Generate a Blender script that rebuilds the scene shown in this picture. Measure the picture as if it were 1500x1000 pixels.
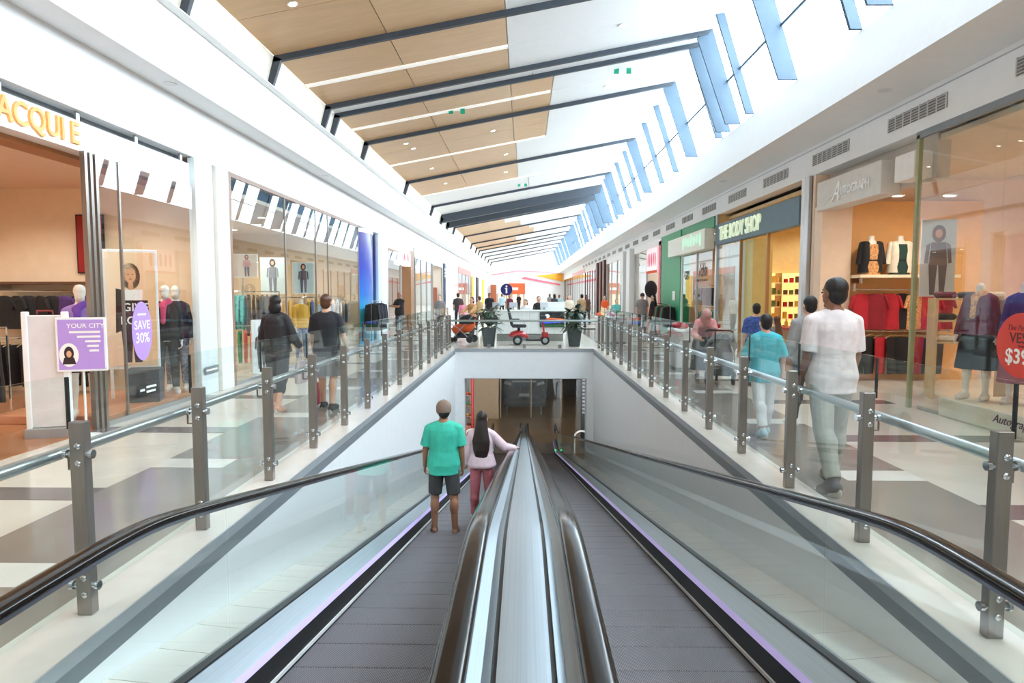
import bpy, math, random
import numpy as np
from mathutils import Vector, Matrix, Euler
R = math.radians
random.seed(7)
scene = bpy.context.scene
for o in list(bpy.data.objects):
    bpy.data.objects.remove(o)
COL = scene.collection

# ------------------------------------------------------------------ camera
F = 960.0                       # focal length in pixels of the 1500 px wide frame
CAM = Vector((0, 0, 1.7))
PSI, PHI = math.atan(18 / F), math.atan(70 / F)
cd = bpy.data.cameras.new('camera')
cd.sensor_width = 36.0
cd.lens = F / 1500 * 36
cd.clip_start, cd.clip_end = 0.05, 400
cam = bpy.data.objects.new('camera', cd)
cam.location = CAM
cam.rotation_euler = (R(90) - PHI, 0, PSI)
COL.objects.link(cam)
scene.camera = cam
_RM = Euler((R(90) - PHI, 0, PSI)).to_matrix()

def ray(px, py):
    return _RM @ Vector(((px - 750) / F, (500 - py) / F, -1))
def onz(px, py, z=0.0):
    d = ray(px, py); return CAM + d * ((z - CAM.z) / d.z)
def onx(px, py, x):
    d = ray(px, py); return CAM + d * ((x - CAM.x) / d.x)
def ony(px, py, y):
    d = ray(px, py); return CAM + d * ((y - CAM.y) / d.y)

# ------------------------------------------------------------------ light
w = bpy.data.worlds.new('overcast_sky')
scene.world = w
w.use_nodes = True
bg = w.node_tree.nodes['Background']
bg.inputs[0].default_value = (0.86, 0.94, 1.0, 1)
bg.inputs[1].default_value = 16.5

def area(name, loc, rot, sx, sy, energy, color=(1, 1, 1), portal=False):
    l = bpy.data.lights.new(name, 'AREA')
    l.shape = 'RECTANGLE'; l.size, l.size_y = sx, sy
    l.energy = energy; l.color = color
    o = bpy.data.objects.new(name, l)
    o.location = loc; o.rotation_euler = rot
    COL.objects.link(o)
    if portal:
        l.cycles.is_portal = True
    return o
# daylight portal just outside the long clerestory window
area('clerestory_daylight', (5.0, 42, 6.85), (0, R(90 - 18), 0), 2.6, 108, 1, portal=True)

vs = scene.view_settings
vs.view_transform = 'Standard'
vs.look = 'None'
vs.exposure = 0.0
vs.gamma = 1.0
vs.use_curve_mapping = False
scene.cycles.transparent_max_bounces = 32
scene.cycles.max_bounces = 10
scene.cycles.diffuse_bounces = 6
scene.cycles.caustics_reflective = False
scene.cycles.caustics_refractive = False
scene.cycles.sample_clamp_indirect = 6.0

# ------------------------------------------------------------------ materials
def lin(c):
    c = c / 255.0
    return c / 12.92 if c <= 0.04045 else ((c + 0.055) / 1.055) ** 2.4
def rgb(c):
    return (lin(c[0]), lin(c[1]), lin(c[2]), 1)

_mats = {}
def M(name, c=(200, 200, 200), rough=0.5, metal=0.0, var=0.04, scale=6.0, bump=0.0, bscale=60.0, emit=0.0, stretch=None, coat=0.0):
    """procedural principled material: base colour broken up by noise, optional relief, optional emission"""
    if name in _mats:
        return _mats[name]
    m = bpy.data.materials.new(name)
    m.use_nodes = True
    nt = m.node_tree; N = nt.nodes; L = nt.links
    b = N['Principled BSDF']
    b.inputs['Roughness'].default_value = rough
    b.inputs['Metallic'].default_value = metal
    if coat:
        b.inputs['Coat Weight'].default_value = coat
        b.inputs['Coat Roughness'].default_value = 0.08
    base = rgb(c)
    tc = N.new('ShaderNodeTexCoord')
    src = tc.outputs['Object']
    if stretch:
        mp = N.new('ShaderNodeMapping'); mp.inputs['Scale'].default_value = stretch
        L.new(src, mp.inputs['Vector']); src = mp.outputs[0]
    if var:
        nz = N.new('ShaderNodeTexNoise'); nz.inputs['Scale'].default_value = scale; nz.inputs['Detail'].default_value = 3
        L.new(src, nz.inputs['Vector'])
        cr = N.new('ShaderNodeValToRGB')
        cr.color_ramp.elements[0].position = 0.3; cr.color_ramp.elements[1].position = 0.7
        cr.color_ramp.elements[0].color = tuple(v * (1 - var) for v in base[:3]) + (1,)
        cr.color_ramp.elements[1].color = tuple(min(1, v * (1 + var)) for v in base[:3]) + (1,)
        L.new(nz.outputs['Fac'], cr.inputs[0]); L.new(cr.outputs[0], b.inputs['Base Color'])
    else:
        b.inputs['Base Color'].default_value = base
    if bump:
        n2 = N.new('ShaderNodeTexNoise'); n2.inputs['Scale'].default_value = bscale; n2.inputs['Detail'].default_value = 2
        L.new(src, n2.inputs['Vector'])
        bp = N.new('ShaderNodeBump'); bp.inputs['Strength'].default_value = bump; bp.inputs['Distance'].default_value = 0.01
        L.new(n2.outputs['Fac'], bp.inputs['Height']); L.new(bp.outputs[0], b.inputs['Normal'])
    if emit:
        b.inputs['Emission Color'].default_value = base
        b.inputs['Emission Strength'].default_value = emit
    _mats[name] = m
    return m

def glass(name, tint, refl=0.05, power=4.0, gain=0.9):
    if name in _mats:
        return _mats[name]
    m = bpy.data.materials.new(name); m.use_nodes = True
    nt = m.node_tree; N = nt.nodes; L = nt.links
    N.remove(N['Principled BSDF'])
    out = N['Material Output']
    tr = N.new('ShaderNodeBsdfTransparent'); tr.inputs[0].default_value = rgb(tint)
    gl = N.new('ShaderNodeBsdfGlossy'); gl.inputs['Roughness'].default_value = 0.0
    gl.inputs['Color'].default_value = (0.92, 0.97, 1, 1)
    lw = N.new('ShaderNodeLayerWeight'); lw.inputs['Blend'].default_value = 0.5
    pw = N.new('ShaderNodeMath'); pw.operation = 'POWER'; pw.inputs[1].default_value = power
    mu = N.new('ShaderNodeMath'); mu.operation = 'MULTIPLY_ADD'; mu.inputs[1].default_value = gain; mu.inputs[2].default_value = refl
    mx = N.new('ShaderNodeMixShader')
    L.new(lw.outputs['Facing'], pw.inputs[0]); L.new(pw.outputs[0], mu.inputs[0]); L.new(mu.outputs[0], mx.inputs[0])
    L.new(tr.outputs[0], mx.inputs[1]); L.new(gl.outputs[0], mx.inputs[2]); L.new(mx.outputs[0], out.inputs[0])
    _mats[name] = m
    return m

def emission(name, c, s):
    if name in _mats:
        return _mats[name]
    m = bpy.data.materials.new(name); m.use_nodes = True
    b = m.node_tree.nodes['Principled BSDF']
    b.inputs['Base Color'].default_value = rgb(c)
    b.inputs['Emission Color'].default_value = rgb(c)
    b.inputs['Emission Strength'].default_value = s
    _mats[name] = m
    return m

def ramp_mat(name, stops, axis=2, scale=1.0, offset=0.0, rough=0.4, noise=0.0):
    """colour running along one object axis (a print or a painted panel)"""
    if name in _mats:
        return _mats[name]
    m = bpy.data.materials.new(name); m.use_nodes = True
    nt = m.node_tree; N = nt.nodes; L = nt.links
    b = N['Principled BSDF']; b.inputs['Roughness'].default_value = rough
    tc = N.new('ShaderNodeTexCoord'); sp = N.new('ShaderNodeSeparateXYZ'); L.new(tc.outputs['Object'], sp.inputs[0])
    ma = N.new('ShaderNodeMath'); ma.operation = 'MULTIPLY_ADD'; ma.inputs[1].default_value = scale; ma.inputs[2].default_value = offset
    L.new(sp.outputs[axis], ma.inputs[0])
    fac = ma.outputs[0]
    if noise:
        nz = N.new('ShaderNodeTexNoise'); nz.inputs['Scale'].default_value = 2.0; L.new(tc.outputs['Object'], nz.inputs['Vector'])
        m2 = N.new('ShaderNodeMath'); m2.operation = 'MULTIPLY_ADD'; m2.inputs[1].default_value = noise
        L.new(nz.outputs['Fac'], m2.inputs[0]); L.new(fac, m2.inputs[2]); fac = m2.outputs[0]
    cr = N.new('ShaderNodeValToRGB'); L.new(fac, cr.inputs[0])
    els = cr.color_ramp.elements
    for i, (p, c) in enumerate(stops):
        e = els[i] if i < 2 else els.new(p)
        e.position = p; e.color = rgb(c)
    L.new(cr.outputs[0], b.inputs['Base Color'])
    _mats[name] = m
    return m

# ------------------------------------------------------------------ mesh building
class MB:
    def __init__(s):
        s.v = []; s.f = []
    def add(s, vs_, fs_):
        n = len(s.v); s.v += [tuple(p) for p in vs_]; s.f += [tuple(i + n for i in f) for f in fs_]
        return s
    def box(s, x0, x1, y0, y1, z0, z1, b=0.0):
        x0, x1 = min(x0, x1), max(x0, x1); y0, y1 = min(y0, y1), max(y0, y1); z0, z1 = min(z0, z1), max(z0, z1)
        return s.obox(((x0 + x1) / 2, (y0 + y1) / 2, (z0 + z1) / 2), (x1 - x0, y1 - y0, z1 - z0), None, b)
    def obox(s, c, size, rot=None, b=0.0):
        hx, hy, hz = size[0] / 2, size[1] / 2, size[2] / 2
        if b:
            b = min(b, hx * .9, hy * .9, hz * .9)
            P = []
            for sx in (-1, 1):
                for sy in (-1, 1):
                    for sz in (-1, 1):
                        P += [(sx * hx, sy * (hy - b), sz * (hz - b)), (sx * (hx - b), sy * hy, sz * (hz - b)), (sx * (hx - b), sy * (hy - b), sz * hz)]
            I = lambda a, bb, c_, k: ((a * 2 + bb) * 2 + c_) * 3 + k
            Fc = []
            for a in (0, 1):
                Fc.append((I(a, 0, 0, 0), I(a, 1, 0, 0), I(a, 1, 1, 0), I(a, 0, 1, 0)))
                Fc.append((I(0, a, 0, 1), I(1, a, 0, 1), I(1, a, 1, 1), I(0, a, 1, 1)))
                Fc.append((I(0, 0, a, 2), I(1, 0, a, 2), I(1, 1, a, 2), I(0, 1, a, 2)))
            for a in (0, 1):
                for c_ in (0, 1):
                    Fc.append((I(a, c_, 0, 0), I(a, c_, 1, 0), I(a, c_, 1, 1), I(a, c_, 0, 1)))
                    Fc.append((I(a, 0, c_, 0), I(a, 1, c_, 0), I(a, 1, c_, 2), I(a, 0, c_, 2)))
                    Fc.append((I(0, a, c_, 1), I(1, a, c_, 1), I(1, a, c_, 2), I(0, a, c_, 2)))
                    for k in (0, 1):
                        Fc.append((I(a, c_, k, 0), I(a, c_, k, 1), I(a, c_, k, 2)))
            Fc = s._orient(P, Fc)
        else:
            P = [(sx * hx, sy * hy, sz * hz) for sx in (-1, 1) for sy in (-1, 1) for sz in (-1, 1)]
            Fc = [(0, 1, 3, 2), (4, 6, 7, 5), (0, 4, 5, 1), (2, 3, 7, 6), (0, 2, 6, 4), (1, 5, 7, 3)]
        c = Vector(c)
        if rot is not None:
            P = [tuple(rot @ Vector(p) + c) for p in P]
        else:
            P = [(p[0] + c.x, p[1] + c.y, p[2] + c.z) for p in P]
        return s.add(P, Fc)
    @staticmethod
    def _orient(P, Fc):
        out = []
        for f in Fc:
            a, b_, c_ = Vector(P[f[0]]), Vector(P[f[1]]), Vector(P[f[2]])
            n = (b_ - a).cross(c_ - a)
            m = sum((Vector(P[i]) for i in f), Vector()) / len(f)
            out.append(f if n.dot(m) > 0 else tuple(reversed(f)))
        return out
    def loft(s, rings, caps=True, closed=True):
        n = len(rings[0]); base = len(s.v)
        for r in rings:
            s.v += [tuple(p) for p in r]
        for i in range(len(rings) - 1):
            for j in range(n if closed else n - 1):
                k = (j + 1) % n
                s.f.append((base + i * n + j, base + i * n + k, base + (i + 1) * n + k, base + (i + 1) * n + j))
        if caps and closed:
            s.f.append(tuple(base + j for j in reversed(range(n))))
            s.f.append(tuple(base + (len(rings) - 1) * n + j for j in range(n)))
        return s
    def tube(s, pts, r, n=10, r1=None):
        pts = [Vector(p) for p in pts]
        rings = []; up = None
        for i, p in enumerate(pts):
            t = (pts[min(i + 1, len(pts) - 1)] - pts[max(i - 1, 0)])
            if t.length < 1e-9: t = Vector((0, 0, 1))
            t.normalize()
            if up is None:
                up = Vector((0, 0, 1)) if abs(t.z) < .9 else Vector((1, 0, 0))
            a = t.cross(up)
            if a.length < 1e-6: a = t.cross(Vector((1, 0.2, 0)))
            a.normalize(); bb = a.cross(t).normalized(); up = bb
            rr = r if r1 is None else r + (r1 - r) * i / (len(pts) - 1)
            rings.append([p + a * rr * math.cos(2 * math.pi * j / n) + bb * rr * math.sin(2 * math.pi * j / n) for j in range(n)])
        return s.loft(rings)
    def cyl(s, c, r, h, n=20, axis='z', r1=None):
        c = Vector(c); d = {'x': Vector((1, 0, 0)), 'y': Vector((0, 1, 0)), 'z': Vector((0, 0, 1))}[axis]
        return s.tube([c, c + d * h], r, n, r1)
    def lathe(s, prof, c=(0, 0, 0), n=20):
        rings = [[(c[0] + r * math.cos(2 * math.pi * j / n), c[1] + r * math.sin(2 * math.pi * j / n), c[2] + z) for j in range(n)] for r, z in prof]
        return s.loft(rings)
    def ell(s, c, rad, seg=14, rings=9, rot=None):
        c = Vector(c); P = []; Fc = []
        for i in range(1, rings):
            t = math.pi * i / rings
            for j in range(seg):
                a = 2 * math.pi * j / seg
                p = Vector((rad[0] * math.sin(t) * math.cos(a), rad[1] * math.sin(t) * math.sin(a), -rad[2] * math.cos(t)))
                P.append((rot @ p if rot is not None else p) + c)
        for sgn in (-1, 1):
            p = Vector((0, 0, sgn * rad[2])); P.append((rot @ p if rot is not None else p) + c)
        b, t_ = len(P) - 2, len(P) - 1
        for i in range(rings - 2):
            for j in range(seg):
                k = (j + 1) % seg
                Fc.append((i * seg + j, i * seg + k, (i + 1) * seg + k, (i + 1) * seg + j))
        for j in range(seg):
            k = (j + 1) % seg
            Fc.append((b, k, j)); Fc.append((t_, (rings - 2) * seg + j, (rings - 2) * seg + k))
        return s.add(P, Fc)
    def cap(s, p0, r0, p1, r1, n=12, flat0=False, flat1=False, squash=1.0):
        """tapered limb from p0 to p1 with rounded or flat ends"""
        p0, p1 = Vector(p0), Vector(p1); t = p1 - p0
        if t.length < 1e-6: t = Vector((0, 0, 1e-4)); p1 = p0 + t
        t = t.normalized()
        up = Vector((0, 1, 0)) if abs(t.y) < .8 else Vector((1, 0, 0))
        a = t.cross(up).normalized(); b = a.cross(t)
        rings = []
        def ring(c, r):
            rings.append([c + a * r * math.cos(2 * math.pi * j / n) + b * r * squash * math.sin(2 * math.pi * j / n) for j in range(n)])
        if not flat0:
            for q in (80, 55, 28):
                ring(p0 - t * r0 * math.sin(R(q)), r0 * math.cos(R(q)))
        ring(p0, r0); ring((p0 + p1) / 2, (r0 + r1) / 2); ring(p1, r1)
        if not flat1:
            for q in (28, 55, 80):
                ring(p1 + t * r1 * math.sin(R(q)), r1 * math.cos(R(q)))
        return s.loft(rings)
    def prism(s, poly, d0, d1, axis='x'):
        """polygon of 2-D points extruded along an axis; x: (y,z)  y: (x,z)  z: (x,y)"""
        f = {'x': lambda p, d: (d, p[0], p[1]), 'y': lambda p, d: (p[0], d, p[1]), 'z': lambda p, d: (p[0], p[1], d)}[axis]
        return s.loft([[f(p, d0) for p in poly], [f(p, d1) for p in poly]])
    def mesh(s, name, m=None, smooth=None):
        me = bpy.data.meshes.new(name)
        me.from_pydata(s.v, [], s.f)
        me.validate(); me.update()
        if m is not None:
            me.materials.append(m)
        if smooth:
            me.shade_smooth(); me.set_sharp_from_angle(angle=R(smooth))
        import bmesh
        bm = bmesh.new(); bm.from_mesh(me); bmesh.ops.recalc_face_normals(bm, faces=bm.faces); bm.to_mesh(me); bm.free()
        return me
    def build(s, name, m, parent=None, smooth=None, loc=None, rot=None):
        return put(name, s.mesh(name, m, smooth), parent, loc, rot)

WS = bpy.data.scenes.new('workshop')     # scratch scene for blending meshes, removed at the end
def put(name, me, parent=None, loc=None, rot=None, scale=None):
    o = bpy.data.objects.new(name, me)
    COL.objects.link(o)
    if parent is not None: o.parent = parent
    if loc is not None: o.location = loc
    if rot is not None: o.rotation_euler = rot
    if scale is not None: o.scale = scale
    return o
def tag(o, label, cat, group=None):
    o['label'] = label; o['category'] = cat
    if group: o['group'] = group
    return o
def thing(name, label, cat, loc=(0, 0, 0), rz=0.0, group=None):
    o = bpy.data.objects.new(name, None)
    o.empty_display_size = 0.1
    COL.objects.link(o); o.location = loc; o.rotation_euler = (0, 0, rz)
    return tag(o, label, cat, group)
def struct(o, label=None):
    o['kind'] = 'structure'
    if label: o['label'] = label
    return o
def sroot(name, label=None):
    o = bpy.data.objects.new(name, None); COL.objects.link(o)
    return struct(o, label)
def dup(o, parent=None, label=None):
    c = o.copy(); COL.objects.link(c)
    if parent is not None: c.parent = parent
    if label: c['label'] = label
    for ch in [x for x in bpy.data.objects if x.parent == o]:
        dup(ch, c)
    return c
_txt = {}
def islands(me):
    """one mesh for each separate letter of a lettering mesh"""
    n = len(me.vertices); par = list(range(n))
    def find(a):
        while par[a] != a:
            par[a] = par[par[a]]; a = par[a]
        return a
    for e in me.edges:
        a, b = find(e.vertices[0]), find(e.vertices[1])
        if a != b: par[a] = b
    grp = {}
    for p in me.polygons: grp.setdefault(find(p.vertices[0]), []).append(p)
    out = []
    for ps in grp.values():
        idx = {}; vs2 = []; fs2 = []
        for p in ps:
            f = []
            for i in p.vertices:
                if i not in idx: idx[i] = len(vs2); vs2.append(me.vertices[i].co[:])
                f.append(idx[i])
            fs2.append(f)
        m2 = bpy.data.meshes.new('letter'); m2.from_pydata(vs2, [], fs2); m2.materials.append(me.materials[0]); out.append(m2)
    return out
def text(name, body, m, loc, size, facing, parent=None, extrude=0.008, shear=0.0, sx=1.0, align='CENTER', bold=0.0, split=False):
    """lettering as a mesh; facing is the wall's outward direction ('+x', '-x', '-y')"""
    key = (body, round(extrude, 4), round(shear, 2), align, m.name, bold)
    if key not in _txt:
        c = bpy.data.curves.new('lettering', 'FONT'); c.body = body; c.size = 1.0; c.extrude = extrude / size; c.shear = shear
        c.align_x = align; c.align_y = 'CENTER'; c.offset = bold; c.resolution_u = 3
        o = bpy.data.objects.new('lettering', c); WS.collection.objects.link(o)
        WS.view_layers[0].update(); dg = WS.view_layers[0].depsgraph
        me = bpy.data.meshes.new_from_object(o.evaluated_get(dg)); me.materials.clear(); me.materials.append(m)
        bpy.data.objects.remove(o); _txt[key] = me
    ax = {'+x': ((0, 1, 0), (0, 0, 1), (1, 0, 0)), '-x': ((0, -1, 0), (0, 0, 1), (-1, 0, 0)), '-y': ((1, 0, 0), (0, 0, 1), (0, -1, 0)), '+z': ((1, 0, 0), (0, 1, 0), (0, 0, 1))}[facing]
    rm = Matrix(ax).transposed()
    if split:
        for me in islands(_txt[key]):
            put('letter', me, parent, loc, rm.to_euler(), (size * sx, size, size))
        return None
    return put(name, _txt[key], parent, loc, rm.to_euler(), (size * sx, size, size))

def remesh(mb, m, voxel, it=4, fold=0.0, seed=0):
    me = mb.mesh('skin', m)
    o = bpy.data.objects.new('blend', me); WS.collection.objects.link(o)
    q = o.modifiers.new('r', 'REMESH'); q.mode = 'VOXEL'; q.voxel_size = voxel; q.use_smooth_shade = True
    if it:
        q = o.modifiers.new('s', 'SMOOTH'); q.factor = 0.5; q.iterations = it
    WS.view_layers[0].update(); dg = WS.view_layers[0].depsgraph
    out = bpy.data.meshes.new_from_object(o.evaluated_get(dg))
    bpy.data.objects.remove(o); bpy.data.meshes.remove(me)
    if fold:
        n = len(out.vertices)
        co = np.empty(n * 3, np.float32); no = np.empty(n * 3, np.float32)
        out.vertices.foreach_get('co', co); out.vertices.foreach_get('normal', no)
        co = co.reshape(-1, 3); no = no.reshape(-1, 3)
        rs = np.random.RandomState(seed + 3); d = np.zeros(n, np.float32)
        for k in range(7):
            wv = rs.normal(0, 1, 3) * np.array([1.3, 1.0, 0.55]); wv = wv / np.linalg.norm(wv) * rs.uniform(18, 55)
            d += np.sin(co @ wv.astype(np.float32) + 2.0 * np.sin(co[:, 2] * 9 + rs.uniform(0, 6)) + rs.uniform(0, 6)) / 7
        co += no * (d * fold)[:, None]
        out.vertices.foreach_set('co', co.ravel()); out.update()
    out.materials.clear(); out.materials.append(m)
    out.shade_smooth()
    return out
# ------------------------------------------------------------------ palette
white = M('white_plaster', (243, 244, 244), .6, var=.015)
bulk = M('white_paint', (236, 237, 238), .55, var=.015)
cream = M('cream_plaster', (240, 232, 218), .6, var=.02)
wood = M('pale_timber_panel', (205, 169, 128), .38, var=.06, scale=1.5, stretch=(1, 6, 1))
wood2 = M('pale_timber_panel_b', (209, 175, 136), .38, var=.06, scale=1.5, stretch=(1, 6, 1))
roofwhite = M('white_ceiling_panel', (244, 246, 247), .5, var=.01)
steel_dark = M('dark_blue_grey_steel', (58, 66, 76), .5, .0, var=.04)
mull_blue = M('blue_grey_mullion', (74, 95, 113), .6, .0, var=.03)
stone = M('cream_stone_floor', (226, 217, 206), .16, var=.04, scale=1.2, bump=.02)
stone_grey = M('taupe_stone_floor', (150, 140, 133), .14, var=.06, scale=1.5)
stone_dark = M('dark_taupe_stone_floor', (126, 117, 116), .14, var=.06, scale=1.5)
stone_lt = M('white_stone_floor', (234, 230, 224), .14, var=.03)
kerb_m = M('pale_kerb_stone', (228, 221, 212), .2, var=.04)
trim_lt = M('brushed_edge_trim', (176, 181, 186), .35, .3, var=.04)
trim_dk = M('dark_edge_trim', (128, 134, 139), .45, .1, var=.05)
tile_m = M('cream_cladding_tile', (236, 231, 221), .25, var=.03, scale=3)
tile_m2 = M('cream_cladding_tile_b', (229, 225, 216), .25, var=.03, scale=3)
alu = M('brushed_aluminium', (190, 192, 195), .28, .85, var=.05, stretch=(30, .5, 30))
steel = M('satin_stainless', (150, 143, 137), .3, .75, var=.06, stretch=(8, 8, .5))
chrome = M('polished_chrome', (205, 208, 212), .08, 1, var=.02)
black = M('black_gloss', (10, 9, 10), .55, 0, var=.1)
rubber = M('black_handrail_rubber', (22, 17, 15), .14, 0, var=.12)
rubber.node_tree.nodes['Principled BSDF'].inputs['Specular IOR Level'].default_value = .38
pane_m = glass('balustrade_glass', (249, 253, 252), .02, 4.5, .6)
trav_g = glass('travelator_glass', (251, 254, 253), .025, 4.5, .65)
shop_g = glass('shop_glass', (251, 253, 253), .03, 4.5, .75)
clear_g = glass('clerestory_glass', (246, 250, 252), .02, 5.0, .5)
lamp_w = emission('downlight_lens', (255, 246, 228), 14.0)

HX0, HX1 = -5.35, 5.75         # shopfront planes
YN, YF = -11.0, 96.0           # near and far end of the mall
VX, VY = 2.14, 20.15           # void half width and far edge
LZ = -5.4                      # lower floor
SL = 0.2                       # travelator slope

# ------------------------------------------------------------------ upper floor
def slab(name, x0, x1, y0, y1, m=stone, z1=0.0, z0=-.3):
    return struct(MB().box(x0, x1, y0, y1, z0, z1).build(name, m))
fl = slab('floor_west', -12.5, -VX, YN, VY, z0=-.16)
fr = slab('floor_east', VX, 12.5, YN, VY, z0=-.16)
ff = slab('floor_far', -12.5, 12.5, VY, YF, z0=-.09)
fn = slab('floor_near', -VX, VX, YN, -.9)
# kerb band along the void and the two-part edge trim
for sgn, fo in ((-1, fl), (1, fr)):
    MB().box(sgn * VX, sgn * (VX + .36), -.9, VY, 0, .012).build('kerb_band', kerb_m, fo)
    MB().box(sgn * (VX - .012), sgn * VX, -.9, VY, -.06, .012).build('edge_trim', trim_lt, fo)
    MB().box(sgn * (VX - .006), sgn * VX, -.9, VY, -.16, -.06).build('edge_trim', trim_dk, fo)
MB().box(-VX, VX, VY, VY + .25, 0, .012).build('kerb_band', kerb_m, ff)
MB().box(-VX, VX, VY - .012, VY, -.09, .012).build('edge_trim', trim_lt, ff)
# taupe runner with white cross slabs, dark bands crossing the walkway
for sgn, fo, ph, xe in ((-1, fl, 3.63, HX0), (1, fr, 3.3, HX1)):
    xi, xm, xo = sgn * 2.5, sgn * 2.95, sgn * 3.66
    p = 2.62
    y = ph - 3 * p
    inlay_g = None
    while y < 30:
        if y > 19.5: xi = sgn * 2.5
        for (a, b, c, d, m) in ((xi, xo, y + .34, y + p, stone_grey), (xi, xm, y, y + .34, stone_grey), (xm, xo, y, y + .34, stone_lt), (xo, xe, y + 1.6, y + 1.94, stone_dark)):
            MB().box(a, b, c, d, -.01, .004).build('floor_inlay', m, fo if d < VY else ff)
        y += p
for y in (31, 36, 41, 46, 52, 58):
    MB().box(HX0, HX1, y, y + 1.2, -.01, .004).build('floor_inlay', stone_grey, ff)
# shop floors
MB().box(-12.4, HX0, -2, 11.3, 0, .006).build('floor_inlay', M('warm_shop_floor', (172, 118, 82), .18, var=.06, scale=2), fl)
MB().box(HX1, 12.4, 13.9, 19.9, 0, .006).build('floor_inlay', M('amber_shop_floor', (176, 132, 84), .2, var=.06), fr)

# ------------------------------------------------------------------ void walls and lower floor
wallm = M('void_wall_paint', (244, 246, 248), .5, var=.015)
for sgn, nm in ((-1, 'wall_void_west'), (1, 'wall_void_east')):
    struct(MB().box(sgn * VX, sgn * (VX + .25), -1.2, VY + .5, LZ - .2, -.16).build(nm, wallm))
endw = struct(MB().box(-VX, VX, VY, VY + .5, -.92, -.3).build('wall_void_end', wallm))
MB().box(-VX, -1.85, VY, VY + .5, LZ - .2, -.92).build('wall_pier', wallm, endw)
MB().box(1.93, VX, VY, VY + .5, LZ - .2, -.92).build('wall_pier', wallm, endw)
MB().box(-VX, VX, VY + .0, VY + .5, -.3, -.09).build('wall_head', wallm, endw)
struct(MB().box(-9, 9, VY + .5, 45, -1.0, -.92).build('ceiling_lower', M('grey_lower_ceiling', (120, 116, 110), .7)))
lfm = M('warm_lower_floor', (198, 174, 144), .18, var=.07, scale=1)
struct(MB().box(-9, 9, -1, 45, LZ - .3, LZ).build('floor_lower', lfm))
struct(MB().box(-VX, VX, -1.2, -.9, LZ, -.3).build('wall_void_near', wallm))
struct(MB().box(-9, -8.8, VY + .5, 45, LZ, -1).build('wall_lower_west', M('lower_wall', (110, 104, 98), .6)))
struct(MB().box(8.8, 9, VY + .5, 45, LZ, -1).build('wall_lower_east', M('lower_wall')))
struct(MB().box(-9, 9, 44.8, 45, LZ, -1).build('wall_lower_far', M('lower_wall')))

# ------------------------------------------------------------------ bulkheads, soffits
wl = sroot('wall_bulkhead_west')
def yz(name, x0, z0, x1, z1, y0, y1, m, parent, th=.12):
    """slab running along the mall whose visible face goes from (x0,z0) to (x1,z1)"""
    n = Vector((z1 - z0, 0, -(x1 - x0))).normalized()
    P = [(x0, z0), (x1, z1), (x1 + n.x * th, z1 + n.z * th), (x0 + n.x * th, z0 + n.z * th)]
    return MB().prism(P, y0, y1, 'y').build(name, m, parent)
MB().box(HX0 - .3, HX0, YN, YF, 3.90, 4.72).build('bulkhead_face', bulk, wl)
MB().box(HX0 - .3, -4.91, YN, YF, 4.72, 4.9).build('soffit', bulk, wl)
MB().box(-5.2, -4.91, YN, YF, 4.9, 5.61).build('upper_face', white, wl)
we = sroot('wall_bulkhead_east')
MB().box(HX1, HX1 + .3, YN, YF, 4.05, 4.63).build('bulkhead_face', bulk, we)
MB().box(HX1 - .006, HX1 + .01, YN, YF, 4.55, 4.565).build('shadow_groove', trim_lt, we)
MB().prism([(4.79, 4.63), (5.13, 5.71), (6.1, 5.71), (6.1, 4.63)], YN, YF, 'y').build('sloping_sill', bulk, we)
struct(MB().box(-5.6, -4.76, YN, YF, 5.61, 5.63).build('trim_1', white))

# ------------------------------------------------------------------ roof
roof = sroot('ceiling', None)
def rz_(x): return 6.2 + .185 * (x + 4.76)
def roof_piece(name, x0, x1, y0, y1, m, up=0.0, th=.06, g=.008):
    P = [(x0 + g, rz_(x0) + up), (x1 - g, rz_(x1) + up), (x1 - g, rz_(x1) + up + th), (x0 + g, rz_(x0) + up + th)]
    return MB().prism(P, y0 + g, y1 - g, 'y').build(name, m, roof)
BE = [9.55, 12.75, 16.0, 16.75, 19.8, 26.7, 34.0, 38.0, 41.0, 44.6, 51.8, 59.3, 65.0, 69.0, 74.0, 80.0, 87.0, 94.0]
roof_piece('roof_deck', -5.2, 4.9, YN, YF, roofwhite, .09, .1)
segs = [(YN, -6, -.36), (-6, -1, -.36), (-1, 4, -.36), (4, 7, -.36), (7, 9.55, -.36), (9.55, 11.1, -.36), (11.1, 12.75, -.36), (12.75, 14.5, -.36), (14.5, 16.0, -.36),
        (16.0, 16.75, None), (16.75, 18.3, .74), (18.3, 19.8, .74), (19.8, 21.6, .74), (21.6, 23.4, .74), (23.4, 26.7, -.3), (26.7, 30.6, -.3), (30.6, 34, None), (34, 38, None), (38, 41, None), (41, 44.6, None),
        (44.6, 48, -1.4), (48, 51.8, -.3), (51.8, 55, .4), (55, 59.3, .8), (59.3, 65, -.8), (65, 69, .2), (69, 74, None), (74, 80, None), (80, 87, None), (87, YF, None)]
for i, (a, b, xb) in enumerate(segs):
    if xb is None:
        roof_piece('ceiling_panel', -4.76, 0.2, a, b, roofwhite)
        roof_piece('ceiling_panel', 0.2, 4.42, a, b, roofwhite)
    else:
        roof_piece('ceiling_panel', -4.76, -2.6, a, b, wood)
        if xb > -.2:
            roof_piece('ceiling_panel', -2.6, -.36, a, b, wood2); roof_piece('ceiling_panel', -.36, xb, a, b, wood)
        else:
            roof_piece('ceiling_panel', -2.6, xb, a, b, wood2)
        roof_piece('ceiling_panel', xb, 4.42, a, b, roofwhite)
    yz('plaster_panel', -4.91, 5.63, -4.76, 6.2, a + .008, b - .008, cream, roof, -.08)
light_strip = emission('light_strip_diffuser', (255, 253, 248), .25)
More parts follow.
